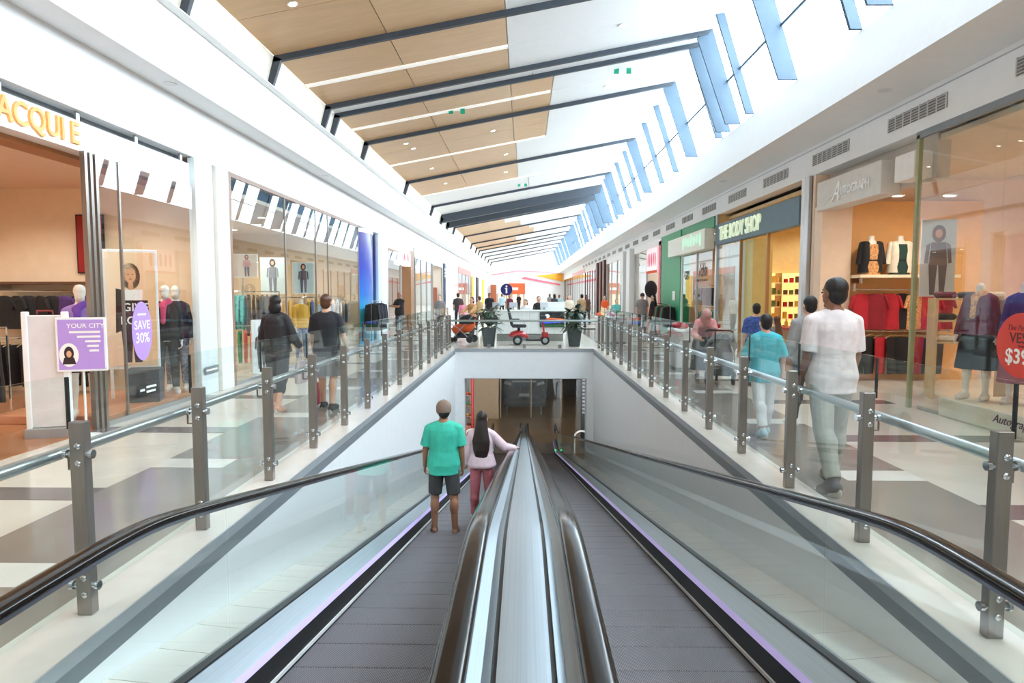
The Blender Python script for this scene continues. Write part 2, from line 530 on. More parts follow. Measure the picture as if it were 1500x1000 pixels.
for y in (6.9, 14.5, 18.3, 23.4, 30.6):
    P = [(-4.74, rz_(-4.74) - .035), (-.36 if y < 16 else .7, rz_(-.36 if y < 16 else .7) - .035), (-.36 if y < 16 else .7, rz_(-.36 if y < 16 else .7) + .0), (-4.74, rz_(-4.74))]
    MB().prism(P, y - .07, y + .07, 'y').build('light_strip', light_strip, roof)
dl = MB().lathe([(.055, 0), (.055, .004), (.075, .006), (.075, .012), (.0, .012)], n=16)
dl_ring = MB().lathe([(.058, 0.002), (.085, .0), (.085, .015), (.058, .015)], n=16).mesh('ring', white, 30)
dl_lens = MB().lathe([(.001, .0), (.058, .0), (.058, .008), (.001, .008)], n=16).mesh('lens', lamp_w)
slope_rot = (0, -math.atan(.185), 0)
for (x, y) in [(-3.75, 10.9), (-3.7, 14.5), (-1.5, 14.5), (-3.6, 18.3), (-1.6, 18.3), (-3.7, 20.8), (-3.6, 21.6), (-1.0, 21.3), (-3.5, 25.1), (-.7, 25.1), (-3.4, 28.6), (-.8, 28.6), (2.1, 14.6), (2.3, 18.9), (-3.6, 3), (-1.2, 3), (-3.6, 7), (2, 6)]:
    t = thing('ceiling_downlight', 'small round downlight glowing %s' % ('on a white light strip of the timber ceiling' if y in (14.5, 18.3) else 'in a timber panel of the sloping ceiling' if x < 0 else 'in a white panel of the sloping ceiling'), 'downlight', (x, y, rz_(x) - .045 - (.0 if y not in (14.5, 18.3) else .004)), 0, 'downlights of the sloping ceiling')
    t.rotation_euler = slope_rot
    put('trim_ring', dl_ring, t, (0, 0, .02)); put('lens', dl_lens, t, (0, 0, .018))
# white lit sprinkler heads and twin emergency lights
green = M('exit_light_green', (20, 140, 110), .3, emit=.3)
for k, (x, y) in enumerate([(-1.85, 18.3), (2.55, 17.6), (-.1, 32.5)]):
    t = thing('emergency_light', ['twin green emergency light on the white light strip in the timber ceiling', 'twin green emergency light on the white ceiling near the clerestory', 'twin green emergency light on the white ceiling beyond the last timber panels'][k], 'emergency light', (x, y, rz_(x) - .06))
    MB().box(-.09, .09, -.02, .02, .0, .05, .005).build('body', white, t)
    for q in (-1, 1): MB().box(q * .16 - .065, q * .16 + .065, -.05, -.03, -.09, .06, .01).build('lamp_head', green, t)
# steel frames: roof beam, leg on the plaster, deep column on the clerestory
def frame(y, wd=.16, dp=.2, m=steel_dark, cm=mull_blue, deep=.42):
    P = [(-4.78, rz_(-4.78) - dp), (4.30, rz_(4.3) - dp), (4.42, rz_(4.42)), (-4.78, rz_(-4.78))]
    MB().prism(P, y - wd / 2, y + wd / 2, 'y').build('roof_beam', m, roof)
    P = [(-4.93, 5.63), (-4.80, 5.63), (-4.62, rz_(-4.7) - dp * .6), (-4.78, rz_(-4.78))]
    MB().prism(P, y - wd / 2, y + wd / 2, 'y').build('frame_leg', m, roof)
    P = [(5.13, 5.71), (5.13 - deep, 5.71 + .0), (4.42 - deep, rz_(4.42) - .2), (4.42, rz_(4.42))]
    return MB().prism(P, y - wd * .3, y + wd * .3, 'y').build('frame_column', cm, roof)
for y in BE:
    big = y in (38.0, 41.0)
    frame(y, .09 if not big else .3, .11 if not big else .45, deep=.36 if not big else .6)
# clerestory window
win = sroot('window_1')
ms = sorted(set([-9, -6.5, -4, -1.5, 1, 3.5, 6, 8.0, 10.4, 15.1, 17.4, 22.2, 24.4, 29.1, 31.6, 36, 39.5, 42.8, 47, 49.4, 54.3, 56.8, 61.2, 63.1, 67, 71.5, 77, 83.5, 90.5]))
for y in ms:
    P = [(5.13, 5.71), (4.95, 5.71), (4.24, rz_(4.42) - .03), (4.42, rz_(4.42))]
    MB().prism(P, y - .035, y + .035, 'y').build('mullion', mull_blue, win)
MB().tube([(4.79, YN, 6.7), (4.79, YF, 6.7)], .03, 6).build('transom', mull_blue, win)
yy = sorted([YN] + BE + ms + [YF])
for a, b in zip(yy[:-1], yy[1:]):
    for (xa, za, xb, zb) in ((5.13, 5.71, 4.81, 6.7), (4.81, 6.7, 4.42, 7.9)):
        P = [(xa + .02, za), (xb + .02, zb), (xb + .032, zb), (xa + .032, za)]
        MB().prism(P, a + .01, b - .01, 'y').build('pane', clear_g, win)
# end walls
struct(MB().box(-12.6, 12.6, YF, YF + .3, -.3, 9).build('wall_far', white))
struct(MB().box(-12.6, 12.6, YN - .3, YN, -.3, 9).build('wall_near', white))
struct(MB().box(-12.7, -12.5, YN, YF, -.3, 6).build('wall_west', white))
struct(MB().box(12.5, 12.7, YN, YF, -.3, 6).build('wall_east', white))
# soffit over the shops behind the bulkheads keeps daylight out
struct(MB().box(-12.5, HX0 - .3, YN, YF, 4.6, 4.8).build('ceiling_shops_west', white))
struct(MB().box(HX1 + .3, 12.5, YN, YF, 4.6, 4.8).build('ceiling_shops_east', white))
# air vents
vent_f = M('vent_frame', (206, 205, 203), .5); vent_s = M('vent_louvre', (120, 118, 117), .5)
vfm = MB().box(-.012, .004, -.72, .72, -.1, .1).mesh('vent_plate', vent_s)
vcm = MB().box(-.02, -.008, -.72, -.7, -.11, .11).mesh('divider', vent_f)
vsm = MB().box(-.022, -.012, -.72, .72, -.004, .004).mesh('slat', vent_f)
v0 = None
for k in range(22):
    y = 7.25 + 2.7 * k
    t = thing('air_vent', 'grey louvred air vent in the bulkhead above %s' % next(nm for lim, nm in ((9.0, 'the red oval price sticker'), (10.6, 'the end of the red sticker window'), (13.6, 'the pale script sign box'), (16.2, 'the plain end of the slate fascia'), (20, 'the letters of the slate fascia'), (27.6, 'the emerald green shop'), (34.5, 'the pink sign'), (46, 'the ivory shopfront'), (51.5, 'the dark brown columns'), (200, 'the blush shopfront')) if y < lim), 'air vent', (HX1 - .004, y, 4.33), 0, 'air vents along the bulkhead')
    put('louvre_plate', vfm, t)
    for q in range(8): put('divider', vcm, t, (0, q * .203, 0))
    if k < 5:
        for q in range(5): put('slat', vsm, t, (0, 0, -.08 + .04 * q))
# soffit downlights in the bulkheads
for (x, y, z) in [(-5.12, 9.6, 4.72), (-5.12, 17, 4.72), (5.2, 9.8, 4.63), (5.2, 17.5, 4.63), (5.2, 27, 4.63)]:
    t = thing('soffit_downlight', 'unlit round recessed fitting in the white bulkhead soffit', 'downlight', (x, y, z - .012), 0, 'soffit fittings')
    MB().lathe([(.0, .0), (.07, .0), (.1, .004), (.1, .014), (0, .014)], n=16).build('bezel', M('soffit_bezel', (215, 216, 218), .4), t)
# ------------------------------------------------------------------ travelators
def soft(y, k, wd=.25):
    t = (y - k) / wd
    return wd * (math.log1p(math.exp(t)) if t < 30 else t)
YE = 28.4
def pal_z(y):          # pallet surface
    d = SL * (soft(y, 1.4) - soft(y, YE))
    return max(-d, LZ + .0)
def rail_z(y):         # top of handrail
    return 0.82 - SL * (soft(y, 2.5, .12) - soft(y, 29.0, .3))
def sweep(name, prof, zf, ys, m, parent, smooth=35, mirror=1):
    """profile [(x, dz)] carried along the mall on the curve zf"""
    rings = []
    for y in ys:
        rings.append([(mirror * px, y, zf(y) + pz) for px, pz in prof])
    return MB().loft(rings).build(name, m, parent, smooth)
ys_long = [-.8 + .3 * i for i in range(20)] + [5.5 + 1.5 * i for i in range(15)] + [28, 28.3, 28.6, 28.9, 29.2, 29.6, 30, 30.6]
ys_rail = [-.6, 0, .5, 1, 1.5, 1.9, 2.1, 2.2, 2.3, 2.4, 2.5, 2.6, 2.7, 2.8, 3.0, 3.3, 4, 6, 10, 15, 20, 25, 27, 28, 28.5, 29, 29.4, 29.8, 30.3, 31]
rail_prof = [(.043 * math.copysign(abs(math.cos(a)) ** .7, math.cos(a)), -.02 + .02 * math.copysign(abs(math.sin(a)) ** .8, math.sin(a))) for a in [2 * math.pi * k / 16 for k in range(16)]]
def pallet_mat():
    m = bpy.data.materials.new('grooved_pallet'); m.use_nodes = True
    N = m.node_tree.nodes; L = m.node_tree.links; b = N['Principled BSDF']
    b.inputs['Roughness'].default_value = .45; b.inputs['Metallic'].default_value = .35
    tc = N.new('ShaderNodeTexCoord'); wv = N.new('ShaderNodeTexWave'); wv.bands_direction = 'X'; wv.inputs['Scale'].default_value = 32
    L.new(tc.outputs['Object'], wv.inputs['Vector'])
    cr = N.new('ShaderNodeValToRGB'); cr.color_ramp.elements[0].color = rgb((74, 72, 77)); cr.color_ramp.elements[1].color = rgb((158, 154, 159))
    L.new(wv.outputs['Fac'], cr.inputs[0]); L.new(cr.outputs[0], b.inputs['Base Color'])
    bp = N.new('ShaderNodeBump'); bp.inputs['Strength'].default_value = .5; bp.inputs['Distance'].default_value = .006
    L.new(wv.outputs['Fac'], bp.inputs['Height']); L.new(bp.outputs[0], b.inputs['Normal'])
    return m
pal_m = pallet_mat()
SK0, SK1, GX = .29, 1.33, 1.5
pallet_mesh = MB().box(-.52, .52, -.197, .197, -.03, 0, .004).mesh('pallet', pal_m)
deck_m = M('brushed_deck', (148, 160, 168), .36, .5, var=.1, scale=3, stretch=(40, .15, 1))
deck_m2 = M('brushed_deck_b', (166, 178, 186), .33, .5, var=.08, scale=3, stretch=(60, .15, 1))
lilac = emission('lilac_light_strip', (198, 184, 240), .4)
groove = M('black_groove', (30, 32, 34), .4)
greenl = emission('green_pilot_light', (40, 240, 130), 2.5)
for sgn in (-1, 1):
    t = thing('travelator', 'inclined moving walkway carrying the couple in mint and pink' if sgn < 0 else 'empty inclined moving walkway going down beside the one with the couple', 'travelator', (0, 0, 0))
    y = -.8
    while y < YE + .3:
        ang = math.atan((pal_z(y + .4) - pal_z(y)) / .4)
        put('pallet', pallet_mesh, t, (sgn * (SK0 + SK1) / 2, y + .2, (pal_z(y) + pal_z(y + .4)) / 2), (ang, 0, 0))
        y += .4
    MB().box(sgn * .27, sgn * 1.36, YE + .4, 30.8, LZ - .04, LZ + .006).build('comb_plate', M('comb_grey', (196, 194, 190), .4, .1), t)
    MB().box(sgn * .27, sgn * 1.36, -2.2, -.78, -.04, .006).build('landing_plate', alu, t)
    # outer side: brush skirt, white line, black skirt, lilac strip, silver inner deck, channel
    sweep('skirt', [(1.33, -.05), (1.33, .05), (1.355, .15), (1.39, .15), (1.39, -.05)], pal_z, ys_long, black, t, 30, sgn)
    sweep('skirt_bead', [(1.318, .022), (1.318, .042), (1.337, .042), (1.337, .022)], pal_z, ys_long, M('skirt_bead_white', (238, 238, 236), .35), t, None, sgn)
    sweep('light_strip', [(1.35, .148), (1.362, .19), (1.39, .19), (1.39, .148)], pal_z, ys_long, lilac, t, None, sgn)
    sweep('inner_deck', [(1.362, .19), (1.377, .2), (1.478, .262), (1.5, .262), (1.5, .178)], pal_z, ys_long, deck_m2, t, 20, sgn)
    sweep('glass_channel', [(1.478, .25), (1.478, .275), (1.525, .275), (1.525, .25)], pal_z, ys_long, groove, t, None, sgn)
    sweep('outer_deck', [(1.525, .02), (1.525, .262), (1.56, .262), (1.56, .02)], pal_z, ys_long, alu, t, None, sgn)
    # glass panels
    gy = [-.6, 1.2, 3.2, 5.25, 7.2, 9.2, 11.2, 13.2, 15.2, 17.2, 19.2, 21.2, 23.2, 25.2, 27.2, 29.2, 30.8]
    for a, b in zip(gy[:-1], gy[1:]):
        n = 8; rings = []
        for i in range(n + 1):
            yv = a + .006 + (b - a - .012) * i / n
            rings.append([(sgn * 1.494, yv, pal_z(yv) + .27), (sgn * 1.506, yv, pal_z(yv) + .27), (sgn * 1.506, yv, rail_z(yv) - .035), (sgn * 1.494, yv, rail_z(yv) - .035)])
        MB().loft(rings).build('glass_pane', trav_g, t)
    for xc in (1.5, .178):
        # handrail with its turn-down at both ends
        rings = []
        path = [(yv, rail_z(yv), 0) for yv in ys_rail]
        r_ = .24; ze = rail_z(31)
        path += [(31 + r_ * math.sin(a), ze - .02 - r_ + r_ * math.cos(a), a) for a in [R(q) for q in (20, 45, 70, 90, 110, 135, 160, 180)]]
        path = [(-.6 - r_ * math.sin(a), .8 - r_ + r_ * math.cos(a), -a) for a in [R(q) for q in (170, 135, 110, 90, 70, 45, 20)]] + path
        for i, (yv, zv, _) in enumerate(path):
            y0, z0 = path[max(i - 1, 0)][:2]; y1, z1 = path[min(i + 1, len(path) - 1)][:2]
            tl = math.hypot(y1 - y0, z1 - z0); ty, tz = (y1 - y0) / tl, (z1 - z0) / tl
            rings.append([(sgn * (xc + px), yv - tz * pz, zv + ty * pz) for px, pz in rail_prof])
        MB().loft(rings).build('handrail', rubber, t, 40)
        sweep('handrail_guide', [(xc - .03, -.05), (xc + .03, -.05), (xc + .03, -.034), (xc - .03, -.034)], rail_z, ys_rail, chrome, t, None, sgn)
    # inner side: solid stainless balustrade under the inner handrail
    rings = []
    for yv in ys_long:
        zp = pal_z(yv); zr = rail_z(yv)
        rings.append([(sgn * .29, yv, zp - .05), (sgn * .28, yv, zp + .2), (sgn * .21, yv, zp + .27), (sgn * .20, yv, zr - .05), (sgn * .15, yv, zr - .05), (sgn * .15, yv, zp - .05)])
    MB().loft(rings).build('inner_balustrade', alu, t, 20)
    for xg in (1.37, ):
        MB().ell((sgn * xg, 28.3, pal_z(28.3) + .23), (.03, .03, .03), 10, 6).build('pilot_light', greenl, t, 60)
# shared deck between the two inner handrails
cdk = thing('centre_deck', 'brushed metal deck running between the two inner handrails', 'deck', (0, 0, 0))
def dk(y): return rail_z(y) - .055
ysd = ys_rail[:-1] + [30.9]
sweep('deck_strip', [(-.068, -.02), (-.068, 0), (-.03, .006), (.03, .006), (.068, 0), (.068, -.02)], dk, ysd, deck_m2, cdk, 15)
for sgn in (-1, 1):
    sweep('deck_strip', [(.082, -.02), (.082, .002), (.105, -.008), (.139, .004), (.139, -.02)], dk, ysd, deck_m, cdk, 15, sgn)
    sweep('deck_groove', [(.068, -.03), (.068, -.01), (.082, -.01), (.082, -.03)], dk, ysd, groove, cdk, None, sgn)
    sweep('edge_bead', [(.139, -.03), (.139, .012), (.146, .012), (.146, -.03)], dk, ysd, chrome, cdk, None, sgn)
# sloping tiled strips between travelator and void wall
for sgn in (-1, 1):
    tr = sroot('trim_2' if sgn < 0 else 'trim_3')
    sweep('bed', [(1.56, -.2), (1.56, .0), (VX, .06), (VX, -.2)], pal_z, ys_long, groove, tr, None, sgn)
    y = -.9; k = 0
    cache = {}
    while y < YE + 1.5:
        y1 = y + .455
        rings = [[(sgn * 1.56, q, pal_z(q) + .03), (sgn * (VX - .004), q, pal_z(q) + .085), (sgn * (VX - .004), q, pal_z(q) + .06), (sgn * 1.56, q, pal_z(q) + .005)] for q in (y + .004, y1 - .004)]
        MB().loft(rings).build('tile', (tile_m, tile_m2)[(k * 7 // 3) % 2], tr)
        y = y1; k += 1

# ------------------------------------------------------------------ balustrades round the void
post_mesh = MB().box(-.04, .04, -.03, .03, .012, 1.04, .004).mesh('post', steel)
def clamp():
    mb = MB()
    mb.cyl((-.06, 0, 0), .014, .13, 10, 'x'); mb.cyl((-.078, 0, 0), .024, .02, 12, 'x'); mb.cyl((.06, 0, 0), .024, .016, 12, 'x')
    return mb.mesh('glass_clamp', chrome, 35)
def bolt():
    return MB().lathe([(0, 0), (.017, 0), (.017, .006), (.01, .011), (0, .012)], n=12).mesh('bolt', chrome, 30)
cl_mesh, bo_mesh = clamp(), bolt()
def mk_post(t, x, y, rz=0, clamps=True):
    p = put('post', post_mesh, t, (x, y, 0), (0, 0, rz))
    if clamps:
        for z in (.17, .87):
            put('glass_clamp', cl_mesh, p, (0, -.012, z), (0, 0, R(0)))
            for dz in (-.045, .045):
                put('bolt', bo_mesh, p, (.006, -.03, z + dz), (R(90), 0, 0))
    return p
joint_m = M('black_joint_seal', (22, 24, 24), .5)
for sgn in (-1, 1):
    t = thing('glass_balustrade', 'glass balustrade with steel posts facing the %s' % ('shop with purple sale signs' if sgn < 0 else 'shop with the red oval sticker'), 'balustrade', (0, 0, 0))
    ys_ = [(3.32 if sgn < 0 else 3.17) + 1.245 * k for k in range(-2, 14)]
    ys_ = [y for y in ys_ if y < VY - .3] + [VY + .12]
    X = sgn * 2.31
    for i, y in enumerate(ys_):
        mk_post(t, X, y, 0 if sgn < 0 else R(0))
        MB().box(X + sgn * .055 - .007, X + sgn * .055 + .007, y - .008, y + .008, 1.0, 1.27).build('joint_seal', joint_m, t)
    for a, b in zip(ys_[:-1], ys_[1:]):
        MB().box(X + sgn * .05, X + sgn * .062, a + .01, b - .01, .07, 1.28).build('glass_pane', pane_m, t)
    MB().tube([(X + sgn * .135, ys_[0] - .3, .86), (X + sgn * .135, VY + .1, .86)], .032, 14).build('handrail', alu, t, 40)
    for y in ys_:
        MB().tube([(X + sgn * .135, y + .1, .845), (X + sgn * .135, y + .1, .76), (X + sgn * .06, y + .1, .76)], .008, 6).build('rail_bracket', steel, t, 40)
t = thing('glass_balustrade', 'glass balustrade across the far end of the void before the planters and scooter', 'balustrade', (0, 0, 0))
for a, b in ((-2.25, -1.1), (-1.1, .0), (.0, 1.1), (1.1, 2.25)):
    MB().box(a + .01, b - .01, VY + .16, VY + .172, .07, 1.28).build('glass_pane', pane_m, t)
MB().tube([(-2.42, VY + .245, .86), (2.42, VY + .245, .86)], .032, 12).build('handrail', alu, t, 40)
for x in (-1.1, 0, 1.1):
    MB().tube([(x, VY + .245, .83), (x, VY + .245, .78), (x, VY + .17, .78)], .01, 6).build('rail_bracket', steel, t)
    MB().box(x - .05, x + .05, VY + .14, VY + .19, .012, .13).build('glass_shoe', steel, t)
# ------------------------------------------------------------------ people
skin_a = M('skin_tan', (168, 118, 90), .5, var=.05)
skin_b = M('skin_light', (222, 172, 146), .5, var=.05)
skin_c = M('skin_brown', (142, 94, 70), .5, var=.05)
skin_d = M('skin_pale', (232, 190, 168), .5, var=.05)
hair_blk = M('hair_black', (22, 18, 18), .5, var=.3, scale=40, stretch=(6, 6, .6), bump=.3, bscale=60)
hair_brn = M('hair_dark_brown', (44, 30, 26), .5, var=.3, scale=40, stretch=(6, 6, .6), bump=.3, bscale=60)
hair_chest = M('hair_chestnut', (88, 54, 34), .4, var=.3, scale=40, stretch=(6, 6, .6), bump=.3, bscale=60)
hair_grey = M('hair_grey', (120, 112, 106), .45, var=.2, scale=40)
man_m = M('mannequin_shell', (236, 226, 214), .25, var=.02)
eye_m = M('eye', (34, 26, 22), .2); lip_m = M('lip', (168, 92, 84), .45)
eye_mesh = MB().ell((0, 0, 0), (.013, .006, .007), 8, 6).mesh('eye', eye_m, 60)
mouth_mesh = MB().ell((0, 0, 0), (.024, .007, .008), 10, 6).mesh('mouth', lip_m, 60)
def cloth(name, c, rough=.8, bump=.25, bscale=30, var=.08):
    return M('cloth_' + name, c, rough, var=var, scale=14, bump=bump, bscale=bscale)

def ring_el(c, rx, ry, Rm, n=20, pw=2.3):
    out = []
    for j in range(n):
        a = 2 * math.pi * j / n; ca, sa = math.cos(a), math.sin(a)
        out.append(c + Rm @ Vector((rx * math.copysign(abs(ca) ** (2 / pw), ca), ry * math.copysign(abs(sa) ** (2 / pw), sa), 0)))
    return out

def skeleton(H, sex, p):
    s = H / 1.75; J = {'s': s}
    ln = R(p.get('lean', 0)); Rl = Matrix.Rotation(-ln, 3, 'X'); tw = Matrix.Rotation(R(p.get('twist', 0)), 3, 'Z')
    piv = Vector((0, 0, .93))
    up = lambda q: piv + Rl @ tw @ (Vector(q) - piv)
    J['Rl'] = Rl @ tw
    wsh = .182 if sex == 'm' else .155
    for i, sd in ((-1, 'L'), (1, 'R')):
        h = Vector((i * .092, 0, .92))
        a, k, o = p.get('hip' + sd, 0), p.get('knee' + sd, 0), p.get('splay' + sd, 2)
        d1 = Vector((i * math.sin(R(o)), math.sin(R(a)), -math.cos(R(a)))).normalized()
        kn = h + d1 * .43
        d2 = Vector((i * math.sin(R(o * .3)), math.sin(R(a - k)), -math.cos(R(a - k)))).normalized()
        an = kn + d2 * .41
        fp = R(p.get('foot' + sd, 0))
        J['hip' + sd], J['kn' + sd], J['an' + sd] = h, kn, an
        J['toe' + sd] = an + Vector((i * .02, .17 * math.cos(fp), -.05 - .17 * math.sin(fp)))
        J['heel' + sd] = an + Vector((0, -.05, -.05))
        sh = up((i * wsh, -.005, 1.382))
        J['sh' + sd] = sh
        tgt = p.get('hand' + sd)
        if tgt is not None:
            tgt = Vector(tgt) / s; v = tgt - sh; L1, L2 = .285, .255
            dist = min(v.length, L1 + L2 - .004); v = v.normalized()
            ca = max(-1, min(1, (L1 * L1 + dist * dist - L2 * L2) / (2 * L1 * dist)))
            pole = Vector(p.get('pole' + sd, (i * .6, -.6, -.6))); pole = (pole - v * pole.dot(v)).normalized()
            el = sh + v * L1 * ca + pole * L1 * math.sqrt(1 - ca * ca); wr = sh + v * dist
        else:
            f, ab, e = p.get('arm' + sd, 2), p.get('abd' + sd, 9), p.get('elb' + sd, 12)
            d = Vector((i * math.sin(R(ab)), math.sin(R(f)) * math.cos(R(ab)), -math.cos(R(f)) * math.cos(R(ab))))
            el = sh + J['Rl'] @ (d * .285)
            d2 = Vector((i * math.sin(R(ab * .3 - p.get('inn' + sd, 0))), math.sin(R(f + e)), -math.cos(R(f + e)))).normalized()
            wr = el + J['Rl'] @ (d2 * .255)
        J['el' + sd], J['wr' + sd] = el, wr
    J['up'] = up
    J['head'] = up((0, .012, 1.618))
    J['Rh'] = J['Rl'] @ Matrix.Rotation(R(p.get('yaw', 0)), 3, 'Z') @ Matrix.Rotation(-R(p.get('nod', 0)), 3, 'X')
    lo = min(J['toeL'].z, J['toeR'].z, J['heelL'].z, J['heelR'].z) - .022
    J['drop'] = lo
    return J

TORSO = {'m': [(.84, .14, .10), (.93, .168, .118), (1.02, .16, .112), (1.10, .152, .106), (1.22, .166, .115), (1.32, .176, .118), (1.385, .17, .106), (1.43, .138, .09), (1.465, .098, .076), (1.505, .066, .06)],
         'f': [(.84, .145, .105), (.92, .176, .125), (1.01, .155, .108), (1.09, .132, .095), (1.20, .142, .108), (1.29, .15, .12), (1.37, .146, .1), (1.42, .118, .084), (1.455, .084, .066), (1.5, .056, .052)]}

def person(name, label, loc, rz, H=1.7, sex='m', pose=None, skin=None, top=None, bottom=None, hair=None, shoes=None, extra=(), voxel=.01, group=None, cat='person', head=True, face=True, fat=1.0):
    p = pose or {}; J = skeleton(H, sex, p); s = J['s']; up = J['up']
    skin = skin or skin_b
    root = thing(name, label, cat, loc, rz, group)
    dz = Vector((0, 0, -J['drop']))
    G = lambda q: (q + dz) * s
    Rl = J['Rl']
    def torso(mb, infl, z0, z1, flare=0.0, fw=1.0):
        rg = []
        rows = [r for r in TORSO[sex] if z0 < r[0] < z1]
        def at(z):
            T_ = TORSO[sex]
            for a, b in zip(T_[:-1], T_[1:]):
                if a[0] <= z <= b[0]:
                    t = (z - a[0]) / (b[0] - a[0]); return (z, a[1] + (b[1] - a[1]) * t, a[2] + (b[2] - a[2]) * t)
            return (z,) + (T_[0][1:] if z < T_[0][0] else T_[-1][1:])
        rows = [at(z0)] + rows + [at(z1)]
        for i, (z, rx, ry) in enumerate(rows):
            q = flare * max(0, (1.2 - z) / .4)
            rg.append(ring_el(G(up((0, 0, z))), (rx * fat * fw + infl + q) * s, (ry * fat * fw + infl + q) * s, Rl))
        mb.loft(rg)
    def limb(mb, a, b, r0, r1, f0=0.0, f1=1.0, flat1=False, flat0=False):
        a, b = G(a), G(b)
        mb.cap(a + (b - a) * f0, r0 * s, a + (b - a) * f1, r1 * s, 14, flat0, flat1)
    # ---- body, one continuous surface
    mb = MB()
    torso(mb, 0, .84, 1.5)
    mb.cap(G(up((0, -.01, 1.43))), .062 * s, G(J['head'] + Rl @ Vector((0, -.005, -.06))), .054 * s)
    for sd, i in (('L', -1), ('R', 1)):
        limb(mb, J['hip' + sd], J['kn' + sd], .085 * fat, .056)
        limb(mb, J['kn' + sd], J['an' + sd], .06, .038)
        c = J['kn' + sd] + (J['an' + sd] - J['kn' + sd]) * .3 + Vector((0, -.016, 0))
        mb.ell(G(c), (.06 * s, .06 * s, .13 * s))
        mb.cap(G(J['heel' + sd] + Vector((0, 0, .006))), .034 * s, G(J['toe' + sd] + Vector((0, -.02, .006))), .03 * s, 12)
        mb.cap(G(J['an' + sd]), .036 * s, G(J['toe' + sd] + Vector((0, -.06, .02))), .034 * s, 12)
        limb(mb, J['sh' + sd], J['el' + sd], .05, .04)
        limb(mb, J['el' + sd], J['wr' + sd], .041, .027)
        mb.ell(G(J['sh' + sd]), (.054 * s,) * 3)
        mb.cap(G(up((i * .05, -.008, 1.425))), .055 * s, G(J['sh' + sd]), .05 * s)
        # hand: palm, four fingers, thumb from the side of the palm
        e, wv = J['el' + sd], J['wr' + sd]
        d = (wv - e).normalized()
        hd = p.get('hdir' + sd)
        d = Vector(hd).normalized() if hd else (d + Rl @ Vector((0, .12, -.1))).normalized()
        nrm = p.get('palm' + sd); nrm = Vector(nrm) if nrm else Vector((-i, 0, 0))
        nrm = (nrm - d * nrm.dot(d)).normalized(); wd = d.cross(nrm).normalized()
        if wd.dot(Vector((0, 1, 0))) < 0 and not hd: wd = -wd
        th = p.get('thumb' + sd, 1)
        pc = wv + d * .045
        rm = Matrix((wd, nrm, d)).transposed()
        mb.obox(G(pc), (.078 * s, .03 * s, .095 * s), rm, .012 * s)
        cu = R(p.get('curl' + sd, 28))
        for k, ln_ in enumerate((.072, .08, .074, .058)):
            b0 = wv + d * .085 + wd * (.03 - .02 * k)
            m1 = b0 + (d * math.cos(cu) + nrm * math.sin(cu)) * ln_ * .52
            m2 = m1 + (d * math.cos(cu * 2.3) + nrm * math.sin(cu * 2.3)) * ln_ * .48
            mb.cap(G(b0), .0095 * s, G(m1), .0088 * s, 8); mb.cap(G(m1), .0088 * s, G(m2), .0075 * s, 8)
        b0 = wv + d * .025 + wd * .034 * th
        m1 = b0 + (d * .7 + wd * .6 * th + nrm * .35).normalized() * .04
        mb.cap(G(b0), .013 * s, G(m1), .011 * s, 8); mb.cap(G(m1), .011 * s, G(m1 + (d * .9 + nrm * .4).normalized() * .03), .009 * s, 8)
    Rh = J['Rh']; hc = J['head']
    Hh = lambda q: G(hc + Rh @ Vector(q))
    if head:
        mb.ell(Hh((0, -.012, .03)), (.077 * s, .097 * s, .092 * s), 18, 12, Rh)
        mb.ell(Hh((0, .02, -.035)), (.062 * s, .072 * s, .082 * s), 16, 10, Rh)
        if face:
            mb.cap(Hh((0, .088, .012)), .009 * s, Hh((0, .104, -.022)), .014 * s, 8)
            mb.ell(Hh((0, .07, -.1)), (.026 * s, .022 * s, .018 * s), 10, 6, Rh)
            mb.ell(Hh((0, .082, .03)), (.05 * s, .012 * s, .012 * s), 10, 6, Rh)
            for i in (-1, 1):
                mb.ell(Hh((i * .079, -.005, -.008)), (.012 * s, .024 * s, .033 * s), 10, 6, Rh)
    put('body', remesh(mb, skin, voxel, 2), root)
    if head and face:
        for i in (-1, 1):
            put('eye', eye_mesh, root, Hh((i * .031, .0885, .008)), Rh.to_euler(), (s, s, s))
        put('mouth', mouth_mesh, root, Hh((0, .089, -.062)), Rh.to_euler(), (s, s, s))
    # ---- clothes
    if top:
        kind, m, hem, sleeve, infl = top
        mb = MB(); torso(mb, infl, hem, 1.476, flare=.03 if bottom else .015)
        if kind in ('hoodie', 'jacket'):
            mb.cap(G(up((-.08, -.07, 1.43))), .05 * s, G(up((.08, -.07, 1.43))), .05 * s)
            mb.ell(G(up((0, -.115, 1.385))), (.11 * s, .05 * s, .085 * s))
        if kind == 'polo':
            mb.cap(G(up((0, 0, 1.45))), .075 * s, G(up((0, 0, 1.485))), .07 * s, 14, True, True)
        for sd in 'LR':
            mb.ell(G(J['sh' + sd]), ((.05 + infl * .75) * s,) * 3)
            mb.cap(G(up(((-.05 if sd == 'L' else .05), -.008, 1.422))), (.055 + infl) * s, G(J['sh' + sd]), (.052 + infl * .75) * s)
            if sleeve > 1:
                limb(mb, J['sh' + sd], J['el' + sd], .05 + infl * .75, .043 + infl)
                limb(mb, J['el' + sd], J['wr' + sd], .044 + infl, .032 + infl * .7, 0, sleeve - 1, True)
            elif sleeve > 0:
                limb(mb, J['sh' + sd], J['el' + sd], .05 + infl * .75, .05 + infl * 1.1, 0, sleeve, True)
        put(kind if kind not in ('tee',) else 't_shirt', remesh(mb, m, max(voxel, .009), 2, .006, len(name) + int(loc[1] * 7)), root)
